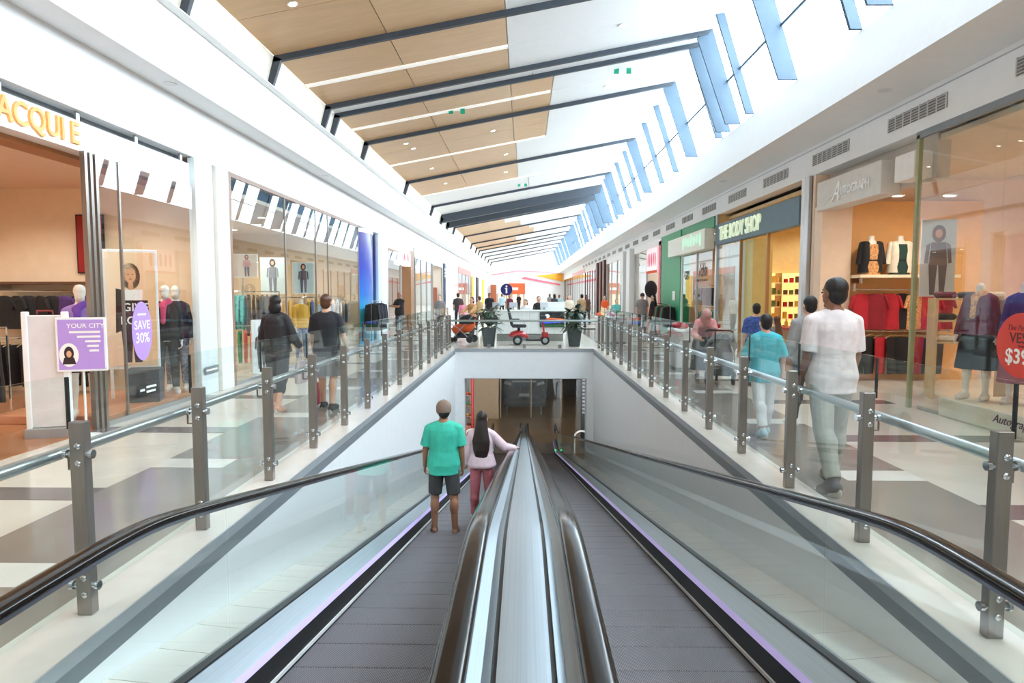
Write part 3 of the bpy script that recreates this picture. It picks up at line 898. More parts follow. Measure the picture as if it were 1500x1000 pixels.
    if bottom:
        kind, m, leng, infl, waist = bottom
        mb = MB(); torso(mb, infl * .8, .85, waist)
        if kind == 'skirt':
            rg = [ring_el(G(up((0, 0, .98))), .19 * s, .14 * s, Matrix.Identity(3)), ring_el(G(Vector((0, 0, .75))), .235 * s, .19 * s, Matrix.Identity(3)), ring_el(G(Vector((0, 0, .92 - .8 * leng))), .27 * s, .22 * s, Matrix.Identity(3))]
            mb.loft(rg)
        else:
            for sd in 'LR':
                mb.ell(G(J['hip' + sd] + Vector((0, -.012, -.01))), ((.092 + infl) * s, (.1 + infl) * s, .1 * s))
                if leng <= 1:
                    limb(mb, J['hip' + sd], J['kn' + sd], .088 * fat + infl, .064 + infl * 1.3, 0, leng, True)
                else:
                    limb(mb, J['hip' + sd], J['kn' + sd], .088 * fat + infl, .066 + infl)
                    limb(mb, J['kn' + sd], J['an' + sd], .064 + infl, .046 + infl, 0, leng - 1, True)
                    c = J['kn' + sd] + (J['an' + sd] - J['kn' + sd]) * .3 + Vector((0, -.016, 0)); mb.ell(G(c), ((.063 + infl) * s, (.064 + infl) * s, .13 * s))
        put(kind, remesh(mb, m, max(voxel, .009), 2, .004, 5), root)
    if shoes:
        kind, m = shoes
        for sd in 'LR':
            mb = MB(); a, b = J['heel' + sd], J['toe' + sd]
            if kind == 'sandal':
                mb2 = MB().tube([G(b + Vector((-.035, -.05, .0))), G(b + Vector((0, -.03, .035))), G(b + Vector((.035, -.05, .0)))], .009 * s, 6)
                sh_ = MB(); c = G((a + b) / 2 + Vector((0, 0, -.03)))
                pts = [Vector((.05 * math.cos(t) * (1 + .12 * math.sin(t)), .15 * math.sin(t), 0)) for t in [2 * math.pi * k / 16 for k in range(16)]]
                sh_.loft([[c + q * s + Vector((0, 0, -.006 * s)) for q in pts], [c + q * s + Vector((0, 0, .01 * s)) for q in pts]])
                o = sh_.build('sandal', m, root); mb2.build('strap', m, o)
            else:
                mb.cap(G(a + Vector((0, 0, .008))), .044 * s, G(b + Vector((0, -.02, .004))), .042 * s, 14)
                mb.cap(G(J['an' + sd] + Vector((0, 0, -.01))), .05 * s, G(b + Vector((0, -.07, .012))), .046 * s, 14)
                o = put('shoe', remesh(mb, m, .009, 2), root)
                so = MB(); c0 = G(a + Vector((0, -.02, -.032))); c1 = G(b + Vector((0, .03, -.032)))
                so.cap(c0, .04 * s, c1, .042 * s, 12, squash=.35)
                so.build('sole', M('shoe_sole', (210, 205, 200), .6), o, 40)
    if hair:
        kind, m = hair
        mb = MB()
        if kind in ('short', 'long', 'bun', 'bob'):
            mb.ell(Hh((0, -.03, .045)), (.087 * s, .098 * s, .094 * s), 18, 12, Rh)
            mb.ell(Hh((0, -.05, -.01)), (.08 * s, .07 * s, .085 * s), 16, 10, Rh)
        if kind == 'bun':
            mb.ell(Hh((0, -.12, .05)), (.05 * s, .045 * s, .045 * s), 12, 8, Rh)
        if kind == 'bob':
            mb.ell(Hh((0, -.05, -.06)), (.1 * s, .07 * s, .1 * s), 14, 10, Rh)
        if kind == 'long':
            rg = []
            for (yy_, zz, rx, ry) in ((-.03, .06, .06, .06), (-.05, 0, .09, .07), (-.075, -.1, .102, .062), (-.1, -.2, .118, .054), (-.118, -.32, .136, .048), (-.125, -.45, .13, .042), (-.125, -.55, .1, .032), (-.12, -.63, .06, .02), (-.118, -.68, .02, .01)):
                rg.append(ring_el(G(hc + Rl @ Vector((0, yy_, zz))), rx * s, ry * s, Rl, 20, 2))
            mb.loft(rg)
        put('hair', remesh(mb, m, max(voxel, .008), 2, .009 if kind == 'long' else .004, 9), root)
    for fn_ in extra:
        fn_(root, J, G, Hh, Rh, s, up)
    return root

# ---- accessories
def cap_on(m, back=True):
    def f(root, J, G, Hh, Rh, s, up):
        mb = MB(); mb.ell(Hh((0, -.022, .05)), (.1 * s, .115 * s, .098 * s), 18, 12, Rh)
        mb.cap(Hh((0, -.022, -.012)), .098 * s, Hh((0, -.022, .045)), .1 * s, 18, True, False, 1.15)
        o = put('cap', remesh(mb, m, .007, 2), root)
        y = -.14 if back else .13
        v = MB(); v.ell(Hh((0, y, .005)), (.07 * s, .06 * s, .014 * s), 14, 8, Rh @ Matrix.Rotation(R(18 if back else -14), 3, 'X')); v.build('peak', m, o, 60)
        MB().ell(Hh((0, -.022, .149)), (.008 * s, .008 * s, .005 * s), 8, 5).build('button', m, o, 60)
    return f
def bag_on(side, m, label, drop=.0, size=(.3, .1, .34), nm='carrier_bag'):
    def f(root, J, G, Hh, Rh, s, up):
        t = thing(nm, label, 'bag', root.location, root.rotation_euler.z)
        w_ = J['wr' + side]; d = Vector((0, 0, -.12))
        c = G(w_ + d + Vector((0, 0, -drop - .1 - size[2] / 2)))
        hx, hy, hz = size[0] / 2 * s, size[1] / 2 * s, size[2] / 2 * s
        rg = []
        for q, a, b in ((-1, .92, 1.0), (-.3, 1.0, 1.15), (.5, .97, .8), (1, .9, .45)):
            rg.append(ring_el(c + Vector((0, 0, hz * q)), hy * b, hx * a, Matrix.Identity(3), 16, 4))
        MB().loft(rg).build('body', m, t, 50)
        for q in (-1, 1):
            MB().tube([c + Vector((q * hy * .3, -hx * .4, hz)), G(w_ + d * .6), c + Vector((q * hy * .3, hx * .4, hz))], .006 * s, 6).build('handle', m, t)
    return f
def backpack(m):
    def f(root, J, G, Hh, Rh, s, up):
        mb = MB(); mb.ell(G(up((0, -.18, 1.25))), (.14 * s, .08 * s, .2 * s), 14, 10, J['Rl']); put('backpack', remesh(mb, m, .012, 2), root)
    return f
# ------------------------------------------------------------------ shops: helpers
def spot(loc, energy, color=(1, .86, .68), size=150):
    l = bpy.data.lights.new('downlight_lamp', 'SPOT'); l.energy = energy; l.color = color
    l.spot_size = R(size); l.spot_blend = 1.0; l.shadow_soft_size = .08
    o = bpy.data.objects.new('downlight_lamp', l); o.location = loc; COL.objects.link(o)
    return o
def downlight(loc, energy, label, group, color=(1, .86, .68)):
    t = thing('shop_downlight', label, 'downlight', (loc[0], loc[1], loc[2] - .03), 0, group)
    put('trim_ring', dl_ring, t, (0, 0, .01), None, (1.3, 1.3, 1)); put('lens', dl_lens, t, (0, 0, .006), None, (1.3, 1.3, 1))
    if energy: spot((loc[0], loc[1], loc[2] - .12), energy, color)
def shell(n, sgn, y0, y1, depth, zc, wm, cm, lights, energy, label, color=(1, .88, .72)):
    """side walls, back wall and ceiling of a shop; lights is a grid (across, along)"""
    xf = HX0 if sgn < 0 else HX1; xb = xf + sgn * depth
    r = sroot('wall_shop_%d' % n)
    MB().box(xb, xb + sgn * .1, y0, y1, 0, zc).build('back_wall', wm, r)
    MB().box(xf + sgn * .02, xb, y1, y1 + .1, 0, zc + .3).build('partition', wm, r)
    MB().box(xf + sgn * .02, xb, y0 - .1, y0, 0, zc + .3).build('partition', wm, r)
    struct(MB().box(xf + sgn * .34, xb, y0, y1, zc, zc + .08).build('ceiling_shop_%d' % n, cm))
    a, b = lights
    for i in range(a):
        for j in range(b):
            downlight((xf + sgn * depth * (i + .6) / (a + .2), y0 + (y1 - y0) * (j + .5) / b, zc), energy, label, 'downlights of shop %d' % n, color)
    return r
def ph(name, label, cat, loc, facing, group=None):
    return thing(name, label, cat, loc, {'+x': R(90), '-x': R(-90), '-y': 0}[facing], group)

hang_m = M('hanger_wood', (206, 178, 140), .5)
_gar = {}
def garment_meshes(kind, m, L=.75, W=.22):
    key = (kind, m.name, round(L, 2), round(W, 2))
    if key in _gar: return _gar[key]
    rs = random.Random(len(_gar) * 13 + 1)
    n = 20; rings = []
    if kind == 'trousers':
        rows = [(-.1, .15, .022), (-.13, .16, .026), (-.3, .15, .03), (-L, .12, .028)]
    elif kind == 'dress':
        rows = [(-.055, .05, .02), (-.08, .13, .026), (-.12, W * .85, .032), (-.3, W * .75, .035), (-.45, W * .7, .035), (-.7, W * .95, .05), (-L, W * 1.15, .06)]
    else:
        rows = [(-.055, .05, .02), (-.08, .13, .026), (-.12, W * .92, .034), (-.16, W, .036), (-L * .55, W * .88, .04), (-L, W * .95, .045)]
    dense = []
    for a, b in zip(rows[:-1], rows[1:]):
        for q in range(3):
            t = q / 3; dense.append(tuple(a[k] + (b[k] - a[k]) * t for k in range(3)))
    dense.append(rows[-1])
    ph0 = rs.uniform(0, 6)
    for z, w_, th in dense:
        rings.append([(th * math.sin(2 * math.pi * j / n) * (1 + .35 * math.sin(3 * 2 * math.pi * j / n + ph0 + z * 3) * min(1, -z * 2)), w_ * math.cos(2 * math.pi * j / n), z) for j in range(n)])
    mb = MB().loft(rings)
    if kind in ('shirt', 'jacket'):
        for sg in (-1, 1):
            mb.cap((0, sg * W * .82, -.13), .045, (.0, sg * (W + .035), -L * (.78 if kind == 'jacket' else .45)), .034, 10, False, True, .7)
    body = mb.mesh('cloth', m, 50)
    h = MB().tube([(0, -.19, -.12), (0, -.1, -.08), (0, 0, -.055), (0, .1, -.08), (0, .19, -.12)], .007, 6)
    h.tube([(0, 0, -.055), (0, 0, 0), (.015, 0, .02), (0.03, 0, .01)], .0025, 5)
    _gar[key] = (body, h.mesh('hanger', hang_m))
    return _gar[key]
def garment(kind, m, loc, rz, label, group, L=.75, W=.22, name=None):
    b, h = garment_meshes(kind, m, L, W)
    t = thing(name or 'hanging_' + kind, label, kind if kind != 'trousers' else 'trousers', loc, rz, group)
    put('cloth', b, t); put('hanger', h, t)
    return t
def rack(name, label, x0, y0, x1, y1, z, legs=True, m=None):
    t = thing(name, label, 'clothes rail', (0, 0, 0))
    MB().tube([(x0, y0, z), (x1, y1, z)], .013, 8).build('rail', m or chrome, t, 40)
    if legs:
        for (x, y) in ((x0, y0), (x1, y1)):
            MB().tube([(x, y, z), (x, y, .02)], .014, 8).build('upright', m or chrome, t, 40)
            MB().box(x - .2, x + .2, y - .02, y + .02, .006, .04, .005).build('foot', m or chrome, t)
    else:
        for (x, y) in ((x0, y0), (x1, y1)):
            MB().box(x - .02, x + .02, y - .01, y + .01, z - .03, z + .12).build('bracket', m or chrome, t)
    return t
def fill_rack(x0, y0, x1, y1, z, items, label, group):
    """hang items [(kind, material, length)] evenly along a rail; garments stand across the rail"""
    n = len(items); a = math.atan2(y1 - y0, x1 - x0)
    for i, (k, m, L) in enumerate(items):
        t = (i + .6) / (n + .2)
        garment(k, m, (x0 + (x1 - x0) * t, y0 + (y1 - y0) * t, z - .018), a + random.uniform(-.12, .12), label[i] if isinstance(label, (list, tuple)) else label, group, L)
def panel_print(t, poly, m, d=.004, nm='print', y=-.02):
    return MB().prism(poly, y, y - d, 'y').build(nm, m, t)
def ellpoly(cx, cz, rx, rz_, n=24):
    return [(cx + rx * math.cos(2 * math.pi * k / n), cz + rz_ * math.sin(2 * math.pi * k / n)) for k in range(n)]
def figure(t, cx, z0, h, skinm, hairm, topm, botm, y=-.02):
    """printed standing figure, flat print on a poster"""
    q = h
    panel_print(t, ellpoly(cx, z0 + q * .86, q * .085, q * .12), hairm, .001, y=y)
    panel_print(t, [(cx - .09 * q, z0 + .74 * q), (cx + .09 * q, z0 + .74 * q), (cx + .115 * q, z0 + .42 * q), (cx - .115 * q, z0 + .42 * q)], topm, .002, y=y)
    panel_print(t, ellpoly(cx, z0 + q * .86, q * .045, q * .062), skinm, .003, y=y)
    for s_ in (-1, 1):
        panel_print(t, [(cx + s_ * .1 * q, z0 + .73 * q), (cx + s_ * .15 * q, z0 + .7 * q), (cx + s_ * .17 * q, z0 + .45 * q), (cx + s_ * .13 * q, z0 + .44 * q)][::s_], topm, .0022, y=y)
        panel_print(t, [(cx + s_ * .005 * q, z0 + .43 * q), (cx + s_ * .115 * q, z0 + .43 * q), (cx + s_ * .09 * q, z0), (cx + s_ * .03 * q, z0)][::s_], botm, .0016, y=y)
def mannequin(label, loc, rz, topm, botm, kind='jacket', H=1.75, head=True, sex='f', pose=None, bottom='trousers', blen=1.95, skirt=False, scarf=None, group=None):
    def sc(root, J, G, Hh, Rh, s, up):
        mb = MB(); mb.cap(G(up((-.03, .02, 1.46))), .07 * s, G(up((.03, .05, 1.40))), .075 * s); mb.cap(G(up((.03, .11, 1.38))), .045 * s, G(up((.04, .12, 1.15))), .035 * s)
        put('scarf', remesh(mb, scarf, .012, 2, .006), root)
        st = 0
    t = person('mannequin', label, loc, rz, H, sex, pose or dict(kneeR=6, hipR=6, armL=-4, armR=8, elbR=22), man_m, (kind, topm, .86, 1.96 if kind != 'tee' else .6, .014), ('skirt' if skirt else bottom, botm, blen, .008, 1.02), None, ('shoe', man_m), [sc] if scarf else [], .013, group, 'mannequin', head, False)
    return t
cl_black = cloth('black', (26, 25, 29)); cl_navy = cloth('navy', (34, 34, 58)); cl_purple = cloth('purple', (74, 44, 110)); cl_red = cloth('red', (176, 28, 44)); cl_crim = cloth('crimson', (140, 24, 40))
cl_cream = cloth('cream', (232, 220, 200)); cl_teal = cloth('teal', (96, 190, 184)); cl_orange = cloth('orange', (226, 92, 40)); cl_yellow = cloth('yellow', (214, 164, 48)); cl_denim = cloth('denim', (86, 116, 156)); cl_grey = cloth('grey', (132, 130, 130))
cl_char = cloth('charcoal', (62, 60, 62)); cl_burg = cloth('burgundy', (104, 36, 62)); cl_green = cloth('green', (36, 150, 92)); cl_brown = cloth('brown', (92, 64, 50)); cl_pink = cloth('pink', (226, 130, 160)); cl_white = cloth('white', (240, 238, 236)); cl_leop = M('cloth_pattern', (206, 150, 96), .8, var=.5, scale=30); cl_floral = M('cloth_floral', (120, 116, 130), .8, var=.7, scale=26)
cl_mint = cloth('pale_blue', (170, 200, 212)); cl_tan = cloth('tan', (176, 146, 104))

# ------------------------------------------------------------------ shop with the purple sale signs
beige = M('beige_shop_wall', (238, 218, 190), .6, var=.03); beige_c = M('shop_ceiling_warm', (236, 208, 184), .6, var=.02)
shell(1, -1, 0.0, 11.25, 4.2, 3.5, beige, beige_c, (2, 4), 110, 'warm downlight in the ceiling of the shop with purple signs', (1, .84, .66))
for y_ in (8.9, 10.0): downlight((-6.0, y_, 3.5), 60, 'added warm downlight brightening the window display of the purple sign shop', 'added window display downlights', (1, .86, .7))  # extra lamps, added to brighten the dim window display
sf = thing('shopfront', 'white fascia shopfront with gold letters and purple sale signs', 'shopfront', (0, 0, 0))
MB().box(HX0 - .3, HX0 - .06, -2, 10.65, 3.43, 3.79).build('fascia', white, sf)
MB().box(HX0 - .32, HX0 - .2, -2, 10.65, 3.79, 3.9).build('shadow_gap', trim_dk, sf)
for k in range(9): MB().box(HX0 - .1, HX0 - .07, .8 + 1.2 * k, .86 + 1.2 * k, 3.79, 3.9).build('fascia_bracket', alu, sf)
MB().box(HX0 - .6, HX0 - .28, -2, 10.65, 3.38, 3.43).build('door_head', M('warm_door_head', (176, 120, 76), .5), sf)
gold = M('gold_letter', (236, 172, 92), .4, var=.03, emit=.15)
# letters: the first is outside the picture
text('lettering', 'JACQUI E', gold, (HX0 - .05, 7.33, 3.61), .36, '+x', sf, .02, sx=.89, bold=.012, split=True)
for (y, w_) in ((8.02, .05), (8.12, .05), (8.22, .05)):
    MB().box(HX0 - .05, HX0 + .01, y - w_ / 2, y + w_ / 2, 0, 3.43).build('mullion', steel, sf)
MB().box(HX0 - .02, HX0 - .008, 8.25, 8.68, .02, 3.43).build('glass_pane', shop_g, sf)
MB().box(HX0 - .02, HX0 - .008, 8.69, 10.62, .02, 3.43).build('glass_pane', shop_g, sf)
MB().box(HX0 - .03, HX0 + .002, 8.67, 8.70, 0, 3.43).build('mullion', steel, sf)
MB().box(HX0 - .03, HX0 + .005, 8.25, 10.65, 0, .06).build('sill', alu, sf)
gp = M('gloss_white_cladding', (232, 242, 245), .08, var=.01)
col_ = thing('cladding_column', 'gloss white column between the purple sign shop and the tan shop', 'column', (0, 0, 0))
MB().box(HX0 - .1, HX0 + .03, 10.66, 11.24, 0, 3.9, .01).build('cladding_panel', gp, col_)
MB().box(HX0 - .5, HX0 + .05, 11.36, 11.82, 0, 3.9, .01).build('cladding_panel', white, col_)
plat = tag(MB().box(HX0 - 1.6, HX0 - .05, 8.3, 10.6, .0, .12, .01).build('display_platform', M('terracotta_platform', (196, 132, 92), .4, var=.04)), 'low terracotta window display platform under the mannequins in purple sign shop', 'platform')
# lit backdrop poster GIVE LOVE
po = ph('fashion_poster', 'tall framed poster of a woman with raised arms reading GIVE LOVE', 'poster', (-5.93, 9.8, .56), '-y')
po.rotation_euler.z = R(20)
MB().box(-.36, .36, 0, .04, 0, 1.8, .006).build('frame', white, po)
for x_ in (-.3, .3): MB().box(x_ - .02, x_ + .02, 0, .03, -.44, 0).build('leg', white, po)
panel_print(po, [(-.33, .04), (.33, .04), (.33, 1.76), (-.33, 1.76)], ramp_mat('poster_peach', [(0, (250, 236, 214)), (1, (244, 190, 128))], 0, .9, .5), .002, 'poster_sheet', 0)
pskin = M('print_skin', (226, 168, 128), .5); pdark = M('print_dark', (52, 30, 30), .5); phair = M('print_hair', (120, 70, 40), .5); pwhite = M('print_white', (250, 248, 244), .5)
for s_ in (-1, 1):
    panel_print(po, [(s_ * .1, 1.18), (s_ * .17, 1.2), (s_ * .26, 1.5), (s_ * .2, 1.5)][::s_], pskin, .0015, 'print', 0); panel_print(po, [(s_ * .2, 1.46), (s_ * .26, 1.5), (s_ * .05, 1.68), (s_ * .02, 1.6)][::s_], pskin, .0016, 'print', 0)
panel_print(po, ellpoly(0, 1.4, .13, .2), phair, .002, 'print', 0); panel_print(po, [(-.035, 1.2), (.035, 1.2), (.03, 1.34), (-.03, 1.34)], pskin, .0025, 'print', 0); panel_print(po, ellpoly(0, 1.41, .075, .11), pskin, .003, 'print', 0)
for s_ in (-1, 1): panel_print(po, ellpoly(s_ * .028, 1.43, .014, .006, 10), pdark, .0035, 'print', 0)
panel_print(po, ellpoly(0, 1.36, .022, .009, 10), M('print_lip', (190, 70, 70), .5), .0035, 'print', 0)
panel_print(po, [(-.16, 1.2), (.16, 1.2), (.13, .9), (.16, .62), (-.16, .62), (-.13, .9)], pwhite, .0022, 'print', 0)
panel_print(po, [(-.2, 1.22), (-.12, 1.2), (-.1, .6), (-.22, .55)], pdark, .0026, 'print', 0)
panel_print(po, [(-.15, .64), (.15, .64), (.12, .1), (.02, .1), (0, .4), (-.02, .1), (-.12, .1)], pdark, .0024, 'print', 0)
panel_print(po, [(-.02, .98), (.2, 1.0), (.24, .78), (-.02, .82)], pdark, .0027, 'print', 0)
panel_print(po, [(-.15, .62), (.25, .62), (.22, 1.04), (-.13, 1.04)], pdark, .0035, 'print', 0)
text('lettering', 'GIVE', pwhite, (.05, -.008, .93), .17, '-y', po, .002, bold=.012); text('lettering', 'LOVE', pwhite, (.05, -.008, .73), .17, '-y', po, .002, bold=.012)
lilac_p = M('lilac_print', (186, 150, 224), .45, var=.02)
ov = ph('sale_sticker', 'lilac oval sticker on the shop window reading SAVE 30%', 'sticker', (HX0 + .002, 9.06, 1.18), '+x')
MB().prism(ellpoly(0, 0, .24, .41, 36), 0, -.004, 'y').build('disc', lilac_p, ov)
MB().box(-.1, .1, -.006, -.004, .22, .245).build('print_line', pwhite, ov); text('lettering', 'SAVE', pwhite, (0, -.006, .08), .17, '-y', ov, .001, bold=.01); text('lettering', '30%', pwhite, (0, -.006, -.1), .2, '-y', ov, .001, bold=.01)
bx_ = ph('window_plinth', 'charcoal display plinth below the tall poster', 'plinth', (-5.62, 9.55, .12), '-y'); bx_.rotation_euler.z = R(20)
MB().box(-.22, .22, -.2, .2, 0, .48, .01).build('plinth_body', M('charcoal_plinth', (66, 66, 74), .5), bx_)
ns = ph('window_notice', 'small black notice with white lettering stuck low on the shop window', 'sign', (HX0 + .002, 9.15, .35), '+x')
MB().box(-.24, .24, -.005, 0, -.08, .08).build('notice_board', black, ns)
for (a, b, z) in ((-.05, .2, .03), (-.05, .18, -.035), (-.2, -.09, -.0)): MB().box(a, b, -.007, -.005, z - .016, z + .016).build('print_line', pwhite, ns)
ns2 = ph('window_notice', 'small black notice with pale lettering at the foot of gloss column', 'sign', (HX0 + .055, 10.95, .42), '+x')
MB().box(-.24, .24, -.005, 0, -.06, .06).build('notice_board', M('smoke_grey', (130, 136, 140), .4), ns2)
MB().box(-.2, .2, -.007, -.005, -.015, .015).build('print_line', pwhite, ns2)
# mannequins in the window
mannequin('window mannequin in black jacket and pink scarf wearing dark leggings', (-5.68, 10.28, .12), R(-150), cl_black, cl_black, 'jacket', 1.74, scarf=cloth('rose', (206, 70, 110)))
mannequin('window mannequin in navy jacket and black and white floral trousers', (-5.75, 10.72, .12), R(-160), cl_navy, cl_floral, 'jacket', 1.74)
mannequin('window mannequin in lilac top half hidden by the steel door mullions', (-5.72, 8.35, .12), R(-150), cloth('lilac', (150, 120, 190)), cl_black, 'tee', 1.72, blen=.8, bottom='shorts', scarf=cloth('violet', (116, 70, 170)))
# wall shelf, red poster and garments
shf = thing('wall_shelf', 'dark wall shelf above the dark tops in the purple sign shop', 'shelf', (0, 0, 0))
MB().box(-9.0, -7.0, 10.85, 11.24, 1.86, 1.9).build('board', M('dark_shelf_wood', (96, 62, 44), .5), shf)
for x in (-8.9, -7.1): MB().box(x - .01, x + .01, 10.9, 11.24, 1.76, 1.86).build('bracket', chrome, shf)
rp = ph('fashion_poster', 'red wall poster of a standing figure above the dark shelf', 'poster', (-7.45, 11.2, 2.05), '-y')
MB().box(-.24, .24, 0, .03, 0, 1.0).build('frame', black, rp)
panel_print(rp, [(-.22, .02), (.22, .02), (.22, .98), (-.22, .98)], M('poster_red', (150, 24, 26), .5), .002, 'poster_sheet', 0)
figure(rp, .08, .05, .85, pskin, pdark, pdark, pdark, -.003)
for (x0, x1, z, its, lab) in ((-8.9, -7.05, 1.74, [('shirt', cl_black, .62)] * 5 + [('shirt', cl_purple, .62), ('shirt', cl_navy, .62), ('shirt', cl_purple, .6), ('shirt', cl_navy, .6)], 'dark short sleeved top hanging under the wall shelf in purple sign shop'),
                              (-9.2, -7.1, .95, [('trousers', cl_black, .8)] * 10, 'black trousers hanging on the low rail in purple sign shop')):
    rack('clothes_rail', 'wall clothes rail with %s in the purple sign shop' % ('dark tops' if z > 1 else 'black trousers'), x0, 10.95, x1, 10.95, z, False)
    n = len(its)
    for i, (k, m, L) in enumerate(its):
        garment(k, m, (x0 + (x1 - x0) * (i + .5) / n, 10.95, z - .018), R(90) + random.uniform(-.5, .5) if z > 1 else random.uniform(-.3, .3), lab.replace('dark', 'black' if m is cl_black else ('purple' if m is cl_purple else 'navy')), 'tops under the shelf' if z > 1 else 'trousers on the low rail', L)
rack('clothes_rail', 'low clothes rail of black dresses on the entrance floor of purple sign shop', -8.6, 7.0, -6.9, 8.6, 1.25)
fill_rack(-8.6, 7.0, -6.9, 8.6, 1.25, [('dress', cl_black if i % 3 else cl_navy, .95) for i in range(12)], ['%s dress on the floor rail in the entrance of the purple sign shop' % ('black' if i % 3 else 'navy') for i in range(12)], 'dresses on the entrance rail')
# white security pedestal and sign stand in the doorway
pd = thing('display_pedestal', 'white upright panel stand outside the purple sign shop', 'stand', (onz(75, 640).x, onz(75, 640).y, 0), R(18))
MB().box(-.2, .2, -.03, .03, .12, 1.45, .012).build('panel', M('satin_white', (226, 222, 222), .4), pd)
for x in (-.2, .2): MB().box(x - .03, x + .03, -.045, .045, .1, 1.49, .008).build('edge_strip', white, pd)
MB().box(-.24, .24, -.09, .09, 0, .12, .008).build('base', M('grey_base', (150, 146, 146), .4), pd)
MB().tube([(-.08, 0, 1.46), (-.08, 0, 1.5), (.08, 0, 1.5), (.08, 0, 1.46)], .012, 6).build('handle', M('red_plastic', (120, 30, 36), .4), pd)
ss = thing('sign_stand', 'lilac notice on a slim white stand with a small photo of a woman', 'sign stand', (onz(128, 640).x - .05, onz(128, 640).y + .05, 0), R(20))
MB().tube([(0, .03, .02), (0, .03, 1.0)], .014, 10).build('pole', white, ss, 40)
MB().lathe([(0, 0), (.17, 0), (.17, .012), (.03, .03), (0, .03)], n=24).build('base', white, ss, 30)
fr_ = MB().box(-.26, .26, -.01, .03, .78, 1.42, .006).build('frame', white, ss)
panel_print(ss, [(-.235, .805), (.235, .805), (.235, 1.395), (-.235, 1.395)], lilac_p, .002, 'notice_sheet', -.01)
text('lettering', 'YOUR CITY', pwhite, (.05, -.013, 1.32), .075, '-y', ss, .001, bold=.008)
for k, (a, b) in enumerate(((-.12, .2), (-.04, .2), (.04, .2), (.06, .18), (.08, .18))): MB().box(a, b, -.0135, -.0125, 1.235 - .055 * k, 1.26 - .055 * k).build('print_line', pwhite, ss)
panel_print(ss, ellpoly(-.13, .98, .1, .14), pwhite, .0025, 'photo', -.01); panel_print(ss, ellpoly(-.13, 1.0, .05, .08), pdark, .003, 'photo', -.01); panel_print(ss, ellpoly(-.13, .99, .026, .04), pskin, .0035, 'photo', -.01); panel_print(ss, [(-.2, .87), (-.06, .87), (-.08, .95), (-.18, .95)], pdark, .003, 'photo', -.01)

# ------------------------------------------------------------------ tan fashion shop
tanw = M('tan_shop_wall', (206, 184, 150), .6, var=.03)
shell(2, -1, 11.86, 21.2, 4.6, 3.62, tanw, M('shop_ceiling_tan', (210, 190, 160), .6), (2, 3), 150, 'warm downlight in the ceiling of the tan fashion shop')
sf = thing('shopfront', 'full height glass shopfront of the tan fashion shop', 'shopfront', (0, 0, 0))
MB().box(HX0 - .06, HX0 + .02, 11.86, 11.98, 0, 3.9).build('end_post', M('bronze_post', (150, 116, 96), .4), sf)
ys_m = [11.98, 14.7, 16.85, 17.9, 21.2]
for a, b in zip(ys_m[:-1], ys_m[1:]):
    MB().box(HX0 - .02, HX0 - .008, a + .01, b - .01, .02, 3.82).build('glass_pane', shop_g, sf)
for y in ys_m[1:]: MB().box(HX0 - .03, HX0 + .005, y - .012, y + .012, 0, 3.85).build('mullion', steel, sf)
MB().box(HX0 - .06, HX0 + .01, 11.98, 21.2, 3.82, 3.9).build('head', M('head_brown', (140, 110, 96), .4), sf)
MB().box(HX0 - .03, HX0 + .005, 11.98, 21.2, 0, .06).build('sill', alu, sf)
# posters inside
for k, (y, z, w_, h_) in enumerate(((16.2, 2.1, .75, .58), (17.2, 1.7, .62, .95), (18.9, 1.7, .62, .9))):
    t = ph('fashion_poster', ['wide poster of a seated figure in pink above the dark coats', 'pale poster of a figure in grey in the tan shop', 'pale poster of a figure in charcoal deeper in the tan shop'][k], 'poster', ((-7.0, -6.62, -6.38)[k], y, z), '-y'); t.rotation_euler.z = R(10)
    MB().box(-w_ / 2, w_ / 2, 0, .03, 0, h_).build('board', white, t)
    panel_print(t, [(-w_ / 2 + .02, .02), (w_ / 2 - .02, .02), (w_ / 2 - .02, h_ - .02), (-w_ / 2 + .02, h_ - .02)], M('poster_sheet_%d' % k, [(232, 216, 200), (206, 228, 230), (200, 226, 232)][k], .5), .002, 'poster_sheet', 0)
    figure(t, .12 if k == 0 else 0, .03, h_ * .95, pskin, [phair, pdark, pdark][k], [M('print_pink', (214, 150, 150), .5), M('print_grey', (120, 124, 140), .5), M('print_char', (70, 74, 90), .5)][k], M('print_jean', (90, 96, 120), .5), -.003)
    MB().tube([(0, .05, 0), (0, .05, -z)], .02, 8).build('support', chrome, t)
